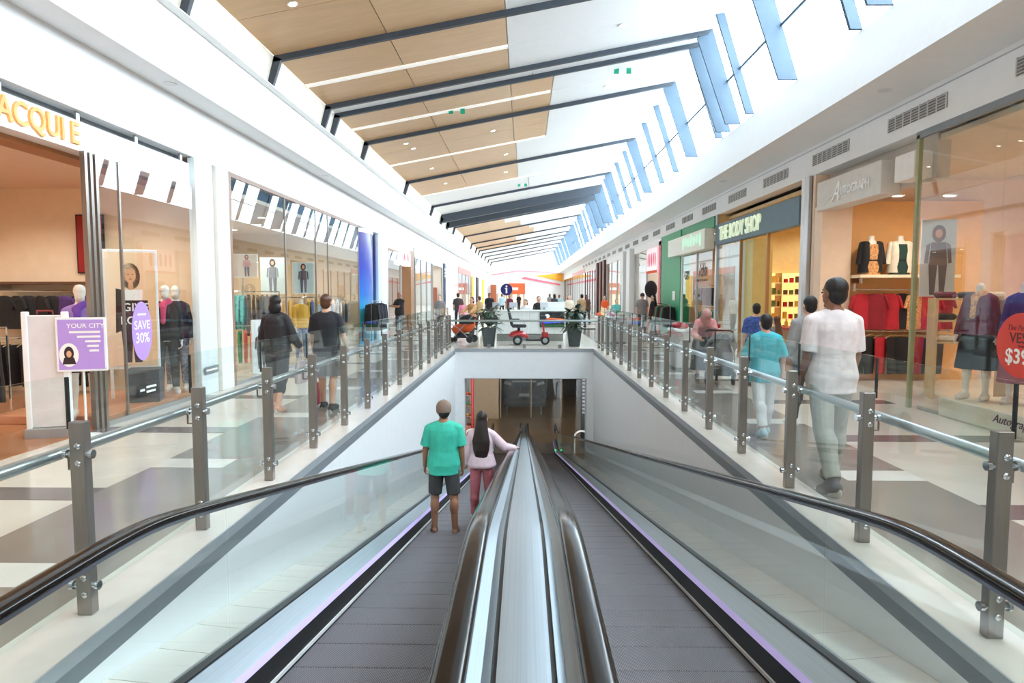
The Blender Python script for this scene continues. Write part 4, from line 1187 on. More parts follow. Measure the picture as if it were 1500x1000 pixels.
# racks
rk = [(-6.85, 15.0, -5.75, 15.3, 1.75, [('jacket', cl_teal, .85)] * 4 + [('dress', cl_brown, 1.0)] * 3 + [('jacket', cl_char, .9)] * 4, ['pale teal jacket hanging at the near end of the tan shop'] * 4 + ['brown dress hanging between teal jackets and charcoal coats'] * 3 + ['charcoal coat hanging in the tan shop beside the wide poster'] * 4),
      (-6.75, 14.6, -5.75, 14.85, .98, [('trousers', cl_green, .82)] * 3 + [('trousers', cl_orange, .82)] * 5, ['green trousers hanging low in the tan shop'] * 3 + ['orange trousers hanging low in the tan shop'] * 5),
      (-6.8, 17.4, -5.7, 17.8, 1.6, [('jacket', cl_denim, .7), ('jacket', cl_yellow, .75), ('jacket', cl_tan, .8), ('jacket', cl_yellow, .75), ('jacket', cl_tan, .8), ('shirt', cl_denim, .7), ('jacket', cl_tan, .75), ('jacket', cl_denim, .75)], None),
      (-6.6, 19.7, -5.65, 20.0, 1.6, [('shirt', cl_yellow, .7)] * 4 + [('shirt', cl_white, .7)] * 4, ['yellow shirt hanging deeper in the tan shop'] * 4 + ['white shirt hanging beside the yellow shirts in the tan shop'] * 4),
      (-6.4, 20.6, -5.6, 20.85, 1.5, [('shirt', cl_mint, .7)] * 3 + [('shirt', cl_white, .75)] * 3 + [('shirt', cl_grey, .7)] * 2, ['pale blue shirt hanging at the far end of the tan shop'] * 3 + ['white shirt hanging at the far end of the tan shop'] * 3 + ['grey shirt hanging at the far end of the tan shop'] * 2)]
for k, (a, b, c, d, z, its, lab) in enumerate(rk):
    rack('clothes_rail', ['tall rail of teal jackets and dark coats in the tan shop', 'low rail of green and orange trousers in the tan shop', 'floor rail of tan, yellow and denim jackets in the tan shop', 'floor rail of yellow and white shirts in the tan shop', 'floor rail of pale shirts at the far end of the tan shop'][k], a, b, c, d, z)
    if lab is None: lab = ['%s jacket hanging on the middle rail of the tan shop' % ('denim' if m is cl_denim else 'yellow' if m is cl_yellow else 'tan') for (_, m, _) in its]
    fill_rack(a, b, c, d, z, its, lab, 'garments in the tan shop %s' % ['tall rail', 'low rail', 'middle rail', 'shirt rail', 'far rail'][k])
mannequin('mannequin in yellow jacket and jeans in the tan shop window', (-5.62, 16.4, 0), R(-140), cl_yellow, cl_denim, 'jacket', 1.72, head=False)
mannequin('mannequin in pale shirt and navy trousers at the far end of the tan shop', (-5.62, 18.45, 0), R(-150), cl_mint, cl_navy, 'jacket', 1.74, head=False)
sb = thing('photo_stand', 'white floor poster of a figure in black standing in the tan shop window', 'sign stand', (-5.65, 13.9, 0), R(60))
MB().box(-.22, .22, -.02, .02, .02, 1.15).build('board', white, sb); figure(sb, 0, .1, .95, pskin, pdark, pdark, pdark, -.022); MB().box(-.2, .2, -.12, .12, 0, .02).build('base', white, sb)
tb = thing('display_table', 'small grey display table with folded clothes in the tan shop', 'table', (-6.3, 19.05, 0))
MB().box(-.5, .5, -.4, .4, .8, .86, .008).build('top', M('grey_laminate', (140, 150, 152), .4), tb)
for sx in (-1, 1):
    for sy in (-1, 1): MB().box(sx * .44 - .02, sx * .44 + .02, sy * .34 - .02, sy * .34 + .02, 0, .8).build('leg', chrome, tb)
for k in range(6):
    tag(MB().box(-6.7 + (k % 3) * .3, -6.45 + (k % 3) * .3, 18.8 + (k // 3) * .3, 19.05 + (k // 3) * .3, .86, .95, .02).build('folded_shirt', [cl_white, cl_mint, cl_grey][k % 3]), '%s folded shirt on the grey display table' % ['white', 'pale blue', 'grey'][k % 3], 'shirt', 'folded shirts on the grey table')

# ------------------------------------------------------------------ blue curved panel and the shops beyond
bl = thing('curved_panel', 'curved blue panel fading to turquoise beside the glass shopfront', 'panel', (HX0 - .5, 22.75, 0))
pts = [(-.0 + .62 * math.cos(R(q)) - .1, 1.42 * math.sin(R(q))) for q in range(-90, 91, 12)] + [(-.5, 1.42), (-.5, -1.42)]
MB().prism(pts, 0, 3.75, 'z').build('painted_face', ramp_mat('blue_fade', [(0, (60, 170, 216)), (.22, (86, 200, 214)), (.45, (40, 120, 214)), (.7, (44, 74, 190)), (1, (60, 56, 140))], 2, .27, -.06, .25, .12), bl, 40)
MB().prism([(p[0] * 1.04, p[1] * 1.02) for p in pts], 3.75, 3.9, 'z').build('cornice', white, bl, 40)
rack('clothes_rail', 'rail of dark coats standing before the curved blue panel', -5.0, 21.35, -4.95, 22.7, 1.45)
fill_rack(-5.0, 21.35, -4.95, 22.7, 1.45, [('jacket', [cl_black, cl_char, cl_navy][i % 3], .95) for i in range(9)], ['%s coat on the rail before the curved blue panel' % ['black', 'charcoal', 'navy'][i % 3] for i in range(9)], 'coats before the blue panel')
brownm = M('tan_timber_wall', (150, 112, 80), .4, var=.08, stretch=(1, 1, .2)); palew = M('pale_shop_wall', (236, 228, 216), .6, var=.02)
col_ = thing('cladding_column', 'white rounded column beside the curved blue panel', 'column', (HX0 - .1, 24.9, 0))
MB().prism([(.25 * math.cos(R(q)), .62 * math.sin(R(q))) for q in range(0, 360, 20)], 0, 3.9, 'z').build('cladding_panel', gp, col_, 40)
def far_shop(n, sgn, y0, y1, zc, wm, label, energy, panes, depth=3.5, head=None, posts=None, lights=(1, 3), gl=True):
    shell(n, sgn, y0, y1, depth, zc, wm, white, lights, energy, 'downlight in the ceiling of the ' + label.split(' shopfront')[0], (1, .9, .78))
    xf = HX0 if sgn < 0 else HX1
    t = thing('shopfront', label, 'shopfront', (0, 0, 0))
    zt = 3.9 if sgn < 0 else 4.05
    MB().box(xf - .05, xf + .05, y0, y1, zc - .12, zt).build('head', head or white, t)
    ys = [y0 + (y1 - y0) * k / panes for k in range(panes + 1)]
    if gl:
        for a, b in zip(ys[:-1], ys[1:]): MB().box(xf - .006, xf + .006, a + .02, b - .02, .02, zc - .12).build('glass_pane', shop_g, t)
    for y in ys: MB().box(xf - .04, xf + .04, y - .025, y + .025, 0, zc - .1).build('mullion', posts or alu, t)
    return t
t = far_shop(3, -1, 25.6, 31.3, 3.6, palew, 'pale shopfront with hanging sign and tan timber wall', 110, 2, gl=False)
MB().box(HX0 - .02, HX0 - .008, 25.7, 28.2, .02, 3.4).build('glass_pane', shop_g, t)
MB().box(HX0 - 3.3, HX0 - .4, 30.6, 30.75, 0, 3.4).build('timber_wall', brownm, t); MB().box(HX0 - .4, HX0 + .06, 30.6, 31.5, 0, 3.7).build('timber_pier', brownm, t)
sg_ = ph('shop_sign', 'white lightbox sign with red marks above the tan timber entrance', 'sign', (HX0 + .05, 29.4, 2.95), '+x')
MB().box(-1.25, 1.25, 0, .3, 0, .65, .02).build('box', emission('lit_white_sign', (252, 240, 240), .6), sg_)
inkr = M('sign_red', (206, 70, 80), .5)
for q in range(5): panel_print(sg_, ellpoly(-.7 + .35 * q, .34 + .03 * (q % 2), .1, .17, 16), inkr if q % 2 else M('sign_rose', (230, 130, 140), .5), .01, 'emblem', 0)
for k in range(6):
    garment('shirt', [cl_white, cl_red, cl_grey][k % 3], (HX0 - .7, 26.0 + .36 * k, 1.75), R(60), '%s top hanging in the window of the pale shop with hanging sign' % ['white', 'red', 'grey'][k % 3], 'tops in the pale shop window', .7)
rack('clothes_rail', 'rail of tops in the window of the pale shop with hanging sign', HX0 - .7, 25.9, HX0 - .7, 28.1, 1.77)
t = far_shop(4, -1, 32.0, 37.8, 3.55, palew, 'glass shopfront with a tall shoe tree behind the pane', 90, 3)
tree = thing('shoe_tree', 'tall thin display tree carrying pink and black shoes in the window', 'display stand', (HX0 - .6, 33.8, 0))
MB().tube([(0, 0, 0), (0, 0, 2.6)], .02, 8).build('pole', black, tree); MB().tube([(0, 0, 2.2), (0, 0, 3.1)], .12, 10, .01).build('finial', black, tree)
for k in range(5): MB().lathe([(0, 0), (.2, 0), (.2, .02), (0, .03)], (0, 0, .5 + .32 * k), 14).build('tray', white, tree)
for k in range(10):
    o = MB().ell((0, 0, 0), (.05, .12, .045), 10, 6).build('display_shoe', [cl_pink, cl_black, cl_red][k % 3], None, 60, (HX0 - .6 + .09 * (-1) ** k, 33.8 + .05 * (k % 3 - 1), .575 + .32 * (k // 2)), (0, 0, .6 * k))
    tag(o, '%s shoe on a tray of the tall display tree' % ['pink', 'black', 'red'][k % 3], 'shoe', 'shoes on the display tree')
t = far_shop(5, -1, 38.2, 42.6, 3.5, palew, 'open shopfront with russet panelling past the shoe tree window', 80, 1, gl=False)
MB().box(HX0 - 3.2, HX0 - .3, 42.3, 42.5, 0, 2.1).build('russet_panel', M('russet_shop_wall', (160, 96, 76), .6, var=.04), t)
bn = ph('wall_banner', 'tall navy blue banner hanging on the blank white wall', 'banner', (HX0 + .08, 43.6, .9), '+x')
MB().box(-.45, .45, 0, .04, 0, 2.8).build('cloth', M('navy_banner', (34, 44, 84), .6), bn)
for q in range(3): panel_print(bn, ellpoly(.05, 2.4 - .22 * q, .2, .08, 14), pwhite, .01, 'motif', 0)
struct(MB().box(HX0 - .2, HX0 + .02, 42.8, 53.0, 0, 3.9).build('wall_blank_panel', gp))
far_shop(6, -1, 53.2, 66, 3.5, M('rose_shop_wall', (226, 204, 202), .6), 'shopfront with red banded head past the blank white wall', 110, 4, head=M('red_head', (214, 140, 134), .5))
for k, (y, m, lab) in enumerate(((67.5, M('amber_banner', (248, 190, 70), .5), 'amber'), (74, black, 'black'), (84, M('yellow_banner', (246, 222, 40), .5), 'bright yellow'))):
    bn = ph('wall_banner', 'tall %s banner panel on the distant shop wall' % lab, 'banner', (HX0 + .1, y, .3), '+x')
    MB().box(-1.6 if k else -1.1, 1.6 if k else 1.1, 0, .1, 0, 3.2).build('cloth', m, bn)
struct(MB().box(HX0 - .2, HX0, 66, YF, 0, 3.9).build('wall_distant_west', white))

# ------------------------------------------------------------------ shop with the red oval price sticker
peach = M('peach_shop_wall', (242, 214, 188), .6, var=.03); apricot = M('apricot_wall', (236, 182, 120), .55, var=.03)
shell(7, 1, 0.0, 13.3, 4.6, 3.95, peach, M('shop_ceiling_cream', (222, 206, 184), .6), (2, 4), 110, 'warm downlight in the ceiling of the red sticker shop', (1, .88, .74))
for x_ in (.7, 1.6): downlight((HX1 + x_, 11.6, 3.4), 45, 'warm downlight over the doorway of the red sticker shop', 'doorway downlights', (1, .86, .7))
sf = thing('shopfront', 'glass shopfront with script sign box and red oval price sticker', 'shopfront', (0, 0, 0))
for a, b in ((4.4, 6.2), (6.2, 8.1), (8.1, 9.84)):
    MB().box(HX1 + .008, HX1 + .02, a + .004, b - .004, .02, 3.97).build('glass_pane', shop_g, sf)
MB().box(HX1 - .01, HX1 + .04, 4.2, 9.9, 3.95, 4.05).build('head', trim_dk, sf)
MB().box(HX1 - .01, HX1 + .05, 9.82, 9.88, 0, 4.0).build('edge_post', M('olive_post', (150, 150, 110), .4), sf)
MB().box(HX1 + .3, HX1 + .5, 9.9, 13.3, 3.4, 4.05).build('recess_fascia', M('taupe_fascia', (196, 186, 174), .5), sf)
MB().box(HX1 + .02, HX1 + .6, 12.95, 13.28, 0, 3.4).build('peach_pier', peach, sf)
sgn_b = MB().box(HX1 - .03, HX1 + .3, 10.8, 13.1, 3.3, 3.85, .01).build('sign_box', M('pale_sign_box', (214, 208, 200), .5), sf)
MB().box(HX1 + .02, HX1 + .3, 9.98, 10.5, 3.42, 3.82, .01).build('blank_sign_box', M('white_sign_box', (236, 230, 224), .5), sf)
lw = M('raised_white_letter', (250, 248, 246), .4)
text('lettering', 'A', lw, (HX1 - .045, 12.3, 3.55), .5, '-x', sf, .01, shear=.5, sx=.8); text('lettering', 'UTOGRAPH', lw, (HX1 - .045, 11.62, 3.54), .22, '-x', sf, .01, sx=.85, bold=.005, split=True)
MB().tube([(HX1 - .045, 12.75, 3.38), (HX1 - .045, 12.5, 3.5), (HX1 - .045, 12.2, 3.52), (HX1 - .045, 12.1, 3.42)], .012, 6).build('script_stroke', lw, sf)
st = ph('price_sticker', 'red oval window sticker reading VEST $39.95', 'sticker', (HX1 + .004, 7.67, 1.1), '-x')
MB().prism(ellpoly(0, 0, .4, .38, 40), 0, -.004, 'y').build('disc', M('sticker_red', (214, 62, 48), .45), st)
tdark = M('sticker_dark_text', (96, 26, 24), .5)
text('lettering', 'The Perfect', tdark, (-.02, -.006, .2), .09, '-y', st, .001, shear=.25); text('lettering', 'VEST', tdark, (0, -.006, .08), .17, '-y', st, .001, bold=.014); text('lettering', 'from', tdark, (0, -.006, -.01), .045, '-y', st, .001)
text('lettering', '$39', pwhite, (-.06, -.006, -.14), .24, '-y', st, .001, bold=.02); text('lettering', '95', pwhite, (.2, -.006, -.1), .1, '-y', st, .001, bold=.01)
st2 = ph('price_sticker', 'small pale round sticker overlapping the red oval sticker', 'sticker', (HX1 + .001, 7.3, .88), '-x')
MB().prism(ellpoly(0, 0, .11, .11, 28), 0, -.006, 'y').build('disc', M('sticker_pale', (190, 160, 150), .5), st2)
pl = thing('display_plinth', 'cream window plinth lettered with a script name below red sticker', 'plinth', (0, 0, 0))
MB().box(HX1 + .08, HX1 + 1.1, 5.2, 9.25, 0, .26, .012).build('plinth_body', M('cream_plinth', (234, 220, 196), .4), pl)
MB().box(HX1 + .08, HX1 + 1.1, 9.25, 9.75, 0, .05, .008).build('low_step', M('taupe_step', (170, 160, 146), .4), pl)
text('lettering', 'Autograph', tdark, (HX1 + .074, 7.85, .16), .15, '-x', pl, .002, shear=.4)
mannequin('headless mannequin in burgundy vest and black skirt in the window', (HX1 + .42, 9.0, .27), R(125), cl_burg, cl_black, 'jacket', 1.72, head=False, skirt=True, blen=.62, scarf=cl_leop)
mannequin('mannequin in purple jacket and red skirt behind the red sticker', (HX1 + .72, 8.6, .27), R(130), cl_purple, cl_crim, 'jacket', 1.72, head=False, skirt=True, blen=.8)
# wall with torsos and red tops facing the camera inside the recess
aw = struct(MB().box(HX1 + .6, HX1 + 3.2, 13.1, 13.2, 0, 3.5).build('wall_apricot', apricot))
sh = thing('wall_shelf', 'cream wall shelf carrying the two dressed torsos', 'shelf', (0, 0, 0))
MB().box(HX1 + .62, HX1 + 2.5, 12.6, 13.08, 2.0, 2.06, .005).build('board', M('cream_shelf', (240, 224, 196), .5), sh)
for x in (HX1 + .7, HX1 + 2.4): MB().box(x - .01, x + .01, 12.7, 13.08, 1.9, 2.0).build('bracket', chrome, sh)
def torso_form(label, loc, outer, inner, waist):
    t = thing('torso_form', label, 'mannequin', loc, R(180))
    mb = MB(); rg = [ring_el(Vector((0, 0, z)), rx, ry, Matrix.Identity(3)) for z, rx, ry in ((.02, .16, .11), (.12, .165, .12), (.25, .13, .095), (.42, .15, .115), (.56, .15, .1), (.63, .1, .075), (.66, .055, .05), (.74, .05, .048))]
    mb.loft(rg).build('form', man_m, t, 60)
    mb = MB(); mb.loft([ring_el(Vector((0, .01, z)), rx, ry, Matrix.Identity(3)) for z, rx, ry in ((0, .19, .12), (.15, .17, .13), (.27, .14, .11), (.45, .16, .13), (.58, .14, .1))]).build('blouse', inner, t, 60)
    for s_ in (-1, 1):
        mb = MB(); mb.loft([ring_el(Vector((s_ * .11, -.005, z)), rx, ry, Matrix.Identity(3)) for z, rx, ry in ((.04, .11, .13), (.25, .095, .12), (.45, .1, .135), (.6, .08, .1), (.64, .05, .07))]); mb.cap((s_ * .17, 0, .58), .06, (s_ * .24, .02, .2), .05, 10, False, True)
        mb.build('jacket_half', outer, t, 60)
    mb = MB(); mb.loft([ring_el(Vector((0, 0, z)), .152, .122, Matrix.Identity(3)) for z in (.25, .29)]).build('belt', waist, t, 60)
torso_form('torso form in black jacket over brown blouse on the wall shelf', (HX1 + .9, 12.8, 2.06), cl_black, cl_leop, cl_black)
torso_form('torso form in cream jacket over dark top on the wall shelf', (HX1 + 1.45, 12.8, 2.06), cl_cream, cloth('bottle', (30, 60, 56)), cl_black)
rack('clothes_rail', 'wall rail of red tops below the two torso forms', HX1 + .64, 12.85, HX1 + 2.5, 12.85, 1.78, False)
for k in range(7):
    m = [cl_red, cl_crim, cl_red, cl_black, cl_leop, cl_red, cl_crim][k]
    garment('shirt', m, (HX1 + .78 + .26 * k, 12.85, 1.76), R(90 + random.uniform(-25, 25)), '%s top on the wall rail below the torso forms' % ['red', 'crimson', 'red', 'black', 'leopard print', 'red', 'crimson'][k], 'tops below the torso forms', .75)
rack('clothes_rail', 'low wall rail of dark and red trousers below the red tops', HX1 + .64, 12.85, HX1 + 2.5, 12.85, .98, False)
for k in range(8):
    m = [cl_black, cl_black, cl_red, cl_black, cl_black, cl_crim, cl_black, cl_char][k]
    garment('trousers', m, (HX1 + .75 + .22 * k, 12.85, .96), R(90 + random.uniform(-30, 30)), '%s trousers on the low rail below the red tops' % ['black', 'black', 'red', 'black', 'black', 'crimson', 'black', 'charcoal'][k], 'trousers below the red tops', .82)
# shelves and rails deeper inside, seen through the window
shu = thing('shelf_unit', 'shelf unit with folded knitwear behind the window of the red sticker shop', 'shelf unit', (HX1 + 1.4, 10.7, 0), R(-15))
for z in (.9, 1.25, 1.6): MB().box(-.5, .5, -.2, .2, z, z + .03).build('shelf_board', M('shelf_oak', (206, 176, 130), .5), shu)
for x in (-.5, .5): MB().box(x - .02, x + .02, -.2, .2, 0, 1.63).build('side_panel', M('shelf_oak'), shu)
for k in range(9):
    lx, lz = -.33 + .33 * (k % 3), .93 + .35 * (k // 3); v = Matrix.Rotation(R(-15), 3, 'Z') @ Vector((lx, 0, 0))
    o = MB().box(-.13, .13, -.15, .15, 0, .1, .03).build('folded_jumper', [cl_cream, cl_char, cl_burg][(k * 2 + k // 3) % 3], None, None, (HX1 + 1.4 + v.x, 10.7 + v.y, lz), (0, 0, R(-15)))
    tag(o, '%s folded jumper on the oak shelf unit' % ['cream', 'charcoal', 'burgundy'][(k * 2 + k // 3) % 3], 'jumper', 'folded jumpers on the shelf unit')
rack('clothes_rail', 'floor rail of dark garments behind the window mannequins', HX1 + 1.6, 9.2, HX1 + 2.9, 9.9, 1.5)
fill_rack(HX1 + 1.6, 9.2, HX1 + 2.9, 9.9, 1.5, [('dress', [cl_black, cl_char, cl_purple, cl_tan][i % 4], .95) for i in range(9)], ['%s dress on the rail behind the window mannequins' % ['black', 'charcoal', 'purple', 'tan'][i % 4] for i in range(9)], 'dresses behind the window')
tp = ph('fashion_poster', 'pale poster of a woman in grey beside the apricot wall', 'poster', (HX1 + 1.25, 11.3, 1.65), '-y'); tp.rotation_euler.z = R(-15)
MB().box(-.26, .26, 0, .03, 0, 1.3).build('board', M('poster_pale', (206, 212, 214), .5), tp); figure(tp, 0, .03, 1.2, pskin, phair, M('print_taupe', (120, 104, 104), .5), M('print_taupe2', (90, 84, 90), .5), -.002); MB().tube([(0, .05, 0), (0, .05, -1.75)], .02, 8).build('support', chrome, tp)

# ------------------------------------------------------------------ slate fascia beauty shop
amber = M('amber_shop_wall', (224, 202, 150), .55, var=.04)
colm = thing('cladding_column', 'slim brushed metal column beside the slate fascia', 'column', (0, 0, 0))
MB().box(HX1 - .06, HX1 + .3, 13.42, 13.62, 0, 4.05, .01).build('metal_face', alu, colm); MB().box(HX1 - .02, HX1 + .3, 13.62, 13.85, 0, 4.05).build('back_face', white, colm)
shell(8, 1, 13.95, 19.85, 3.6, 3.9, amber, M('shop_ceiling_gold', (234, 206, 160), .6), (2, 3), 100, 'warm downlight in the ceiling of the slate fascia shop', (1, .87, .66))
sf = thing('shopfront', 'shopfront with slate blue fascia and pale glowing letters', 'shopfront', (0, 0, 0))
MB().box(HX1 - .04, HX1 + .16, 13.9, 19.9, 3.13, 3.74, .008).build('fascia', M('slate_fascia', (92, 116, 128), .5, var=.03), sf)
text('lettering', 'THE BODY SHOP', emission('pale_green_letter', (232, 246, 214), .4), (HX1 - .06, 17.75, 3.42), .56, '-x', sf, .02, sx=.78, bold=.008, split=True)
MB().box(HX1 - .02, HX1 + .06, 19.8, 19.95, 0, 4.05).build('edge_post', alu, sf)
for a, b in ((17.7, 18.7), (18.72, 19.8)): MB().box(HX1 + .02, HX1 + .032, a, b, .02, 3.13).build('glass_pane', shop_g, sf)
MB().box(HX1 + .2, HX1 + .24, 17.75, 19.75, .05, 3.1).build('window_backing', M('pale_window_blind', (222, 220, 208), .5), sf)
for y in (15.75, 17.7): MB().box(HX1 - .01, HX1 + .06, y - .03, y + .03, 0, 3.13).build('mullion', M('amber_post', (170, 120, 70), .4), sf)
MB().box(HX1 + .1, HX1 + .6, 17.0, 17.6, 0, 3.1).build('yellow_pier', M('ochre_pier', (206, 192, 128), .5), sf)
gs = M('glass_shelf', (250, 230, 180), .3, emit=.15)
su = thing('product_shelving', 'lit wall shelving full of small boxes in the slate fascia shop', 'shelving', (0, 0, 0))
for z in (.6, .95, 1.3, 1.65, 2.0): MB().box(HX1 + .9, HX1 + 3.4, 19.3, 19.7, z, z + .025).build('shelf_board', gs, su)
for x in (.9, 1.73, 2.56, 3.4): MB().box(HX1 + x - .02, HX1 + x + .02, 19.3, 19.75, 0, 2.3).build('upright', M('amber_post'), su)
MB().box(HX1 + .9, HX1 + 3.4, 19.72, 19.78, .5, 2.3).build('lit_back', emission('lit_cream_back', (255, 226, 150), .9), su)
rs = random.Random(5)
for r_ in range(5):
    for k in range(14):
        x = HX1 + 1.0 + .17 * k
        ci = rs.randrange(4)
        tag(MB().box(x, x + .1, 19.36, 19.46, .625 + .35 * r_, .625 + .35 * r_ + rs.uniform(.1, .2), .008).build('product_box', [cl_brown, M('box_gold', (214, 170, 70), .4), M('box_green', (90, 110, 60), .5), cl_red][ci]), 'small %s cosmetics box on the %s lit shelf of the slate fascia shop' % (['brown', 'gold', 'green', 'red'][ci], ['lowest', 'second', 'middle', 'fourth', 'topmost'][r_]), 'box', 'cosmetics boxes on the lit shelves')
ct = thing('display_table', 'red topped display table inside the slate fascia shop', 'table', (HX1 + .9, 15.6, 0))
MB().box(-.6, .6, -.5, .5, .86, .92, .01).build('top', M('red_table', (170, 40, 34), .4), ct)
MB().box(-.5, .5, -.42, .42, 0, .86, .01).build('cabinet', M('amber_post'), ct)
for k in range(10):
    tag(MB().lathe([(0, 0), (.04, 0), (.045, .1), (.02, .14), (.02, .18), (0, .18)], (HX1 + .5 + .2 * (k % 5), 15.4 + .35 * (k // 5), .92), 12).build('lotion_bottle', [cl_red, M('box_gold')][k % 2], None, 40), '%s lotion bottle on the red topped display table' % ['red', 'gold'][k % 2], 'bottle', 'bottles on the red table')

# ------------------------------------------------------------------ green shop
greenw = M('emerald_panel', (46, 150, 104), .45, var=.03)
shell(9, 1, 20.1, 27.4, 3.6, 3.85, M('fawn_shop_wall', (196, 160, 128), .6), white, (2, 3), 80, 'downlight in the ceiling of the emerald green shop')
sf = thing('shopfront', 'emerald green shopfront with white sign board', 'shopfront', (0, 0, 0))
MB().box(HX1 - .06, HX1 + .3, 24.2, 27.5, 0, 4.03, .01).build('green_pier', greenw, sf)
MB().box(HX1 - .02, HX1 + .2, 20.1, 24.2, 3.72, 4.03).build('green_head', greenw, sf)
MB().box(HX1 - .25, HX1 + .05, 20.3, 25.4, 3.07, 3.7, .01).build('sign_board', M('sign_offwhite', (240, 240, 230), .5), sf)
pg = emission('pale_green_sign', (190, 236, 208), .5)
for q in range(7): MB().ell((HX1 - .26, 20.8 + .36 * q, 3.4 + .05 * (q % 2)), (.015, .14, .16 if q % 3 else .22), 12, 8).build('sign_emblem', pg, sf, 60)
MB().box(HX1 - .02, HX1 + .04, 24.1, 24.22, 0, 3.1).build('edge_post', white, sf)
MB().box(HX1 + .0, HX1 + .012, 20.3, 24.1, .02, 3.07).build('glass_pane', shop_g, sf)
MB().box(HX1 - .03, HX1 + .03, 22.0, 22.05, 0, 3.07).build('mullion', alu, sf)
MB().box(HX1 - .075, HX1 - .06, 24.9, 25.3, 1.45, 1.8).build('notice_plate', pwhite, sf)
tb_ = M('window_text_brown', (70, 44, 36), .5)
text('lettering', 'GY', tb_, (HX1 - .02, 23.4, 2.33), .42, '-x', sf, .005, bold=.01); text('lettering', '/clo', tb_, (HX1 - .02, 21.3, 2.45), .6, '-x', sf, .005, shear=.25, bold=.01)
for q in range(6): MB().box(HX1 - .022, HX1 - .016, 20.8 + .22 * q, 20.92 + .22 * q, 2.1, 2.17).build('sign_emblem', tb_, sf)
for k in range(14):
    m = [cl_black, cl_burg, cl_brown, cl_navy][k % 4] if k < 8 else [cl_green, cl_green, cl_teal][k % 3]
    garment('shirt', m, (HX1 + .6, 20.7 + .45 * (k % 8), 1.95 if k < 8 else 1.2), R(50), '%s top in the window of the emerald green shop' % (['black', 'burgundy', 'brown', 'navy'][k % 4] if k < 8 else ['green', 'green', 'teal'][k % 3]), 'tops in the green shop window', .65)
for z in (1.97, 1.22): rack('clothes_rail', 'window rail of %s tops in the emerald green shop' % ('dark' if z > 1.5 else 'green'), HX1 + .6, 20.4, HX1 + .6, 24.0, z)
rack('clothes_rail', 'rail of dark and crimson garments before the emerald pier', HX1 - .35, 24.4, HX1 - .35, 27.4, 1.3)
fill_rack(HX1 - .35, 24.4, HX1 - .35, 27.4, 1.3, [('jacket', [cl_black, cl_char, cl_green, cl_crim, cl_black][i % 5], .8) for i in range(14)], ['%s jacket on the rail before the emerald pier' % ['black', 'charcoal', 'green', 'crimson', 'black'][i % 5] for i in range(14)], 'jackets before the emerald pier')
# shops further on
t = far_shop(10, 1, 27.7, 34.3, 3.85, palew, 'white shopfront with a pink sign beside the emerald pier', 120, 2, gl=False)
MB().box(HX1 - .05, HX1 + .2, 27.7, 28.1, 0, 3.9).build('pink_post', M('pink_post', (222, 96, 116), .5), t)
sg_ = ph('shop_sign', 'pink and white hanging sign beside the emerald pier', 'sign', (HX1 - .1, 29.4, 2.6), '-x')
MB().box(-1.2, 1.2, 0, .2, 0, 1.1, .02).build('box', emission('lit_pink_sign', (252, 214, 220), .5), sg_)
for q in range(5): panel_print(sg_, ellpoly(-.8 + .4 * q, .6, .12, .3, 14), M('sign_pink', (226, 110, 140), .5), .01, 'emblem', 0)
MB().box(-1.2, 1.2, -.01, 0, 0, .12).build('base_strip', cl_orange, sg_)
MB().box(HX1 + .01, HX1 + .02, 30.8, 34.2, .02, 3.7).build('glass_pane', shop_g, t); MB().box(HX1 + 1.2, HX1 + 1.3, 30, 34, 0, 1.9).build('russet_panel', M('russet_shop_wall'), t)
hb = tag(MB().ell((HX1 - .15, 29.2, 1.9), (.28, .3, .38), 16, 12).build('hanging_balloon', cl_black, None, 60), 'round black hanging display below the pink sign', 'decoration')
for k, y in enumerate((35.2, 37.5)):
    c = thing('cladding_column', ['white column where the pink sign shop ends', 'white column with a dark slot past the pink sign shop'][k], 'column', (HX1 - .1, y, 0)); MB().box(-.15, .5, -.5, .5, 0, 4.05, .02).build('cladding_panel', white, c)
    if k: MB().box(-.16, -.14, -.1, .1, .8, 2.2).build('dark_slot', trim_dk, c)
far_shop(11, 1, 38.2, 46, 3.85, M('ivory_shop_wall', (244, 232, 218), .6), 'ivory shopfront of wide panes past the white columns', 160, 3)
for k, y in enumerate((46.6, 48.6, 50.8)):
    c = thing('cladding_column', 'dark brown timber column between the distant shopfronts', 'column', (HX1 - .1, y, 0), 0, 'dark brown columns'); MB().box(-.1, .6, -.5, .5, 0, 4.05, .02).build('timber_face', M('dark_brown_column', (88, 44, 38), .45, var=.08), c)
far_shop(12, 1, 51.6, 62, 3.8, M('blush_shop_wall', (240, 210, 202), .6), 'blush shopfront past the dark brown columns', 160, 5, posts=M('dark_brown_column'))
far_shop(13, 1, 62.4, 78, 3.8, M('ivory_shop_wall'), 'distant ivory shopfront with a rose band', 160, 5, head=M('rose_band', (236, 180, 186), .5))
far_shop(14, 1, 78.4, 95, 3.8, M('blush_shop_wall'), 'furthest blush shopfront by the end of the mall', 160, 5, posts=M('dark_brown_column'))
# ------------------------------------------------------------------ far concourse
def wheel(parent, c, r, w_, name='wheel', axis='x', hub=alu):
    o = MB().lathe([(r * .55, -w_ / 2), (r * .9, -w_ / 2), (r, -w_ * .25), (r, w_ * .25), (r * .9, w_ / 2), (r * .55, w_ / 2), (r * .55, -w_ / 2)], n=20).build(name, M('tyre', (34, 34, 36), .6), parent, 40, c, (0, R(90), 0) if axis == 'x' else (R(90), 0, 0))
    MB().lathe([(0, -w_ * .4), (r * .56, -w_ * .3), (r * .56, w_ * .3), (0, w_ * .4)], n=14).build('hub', hub, o, 40)
    return o
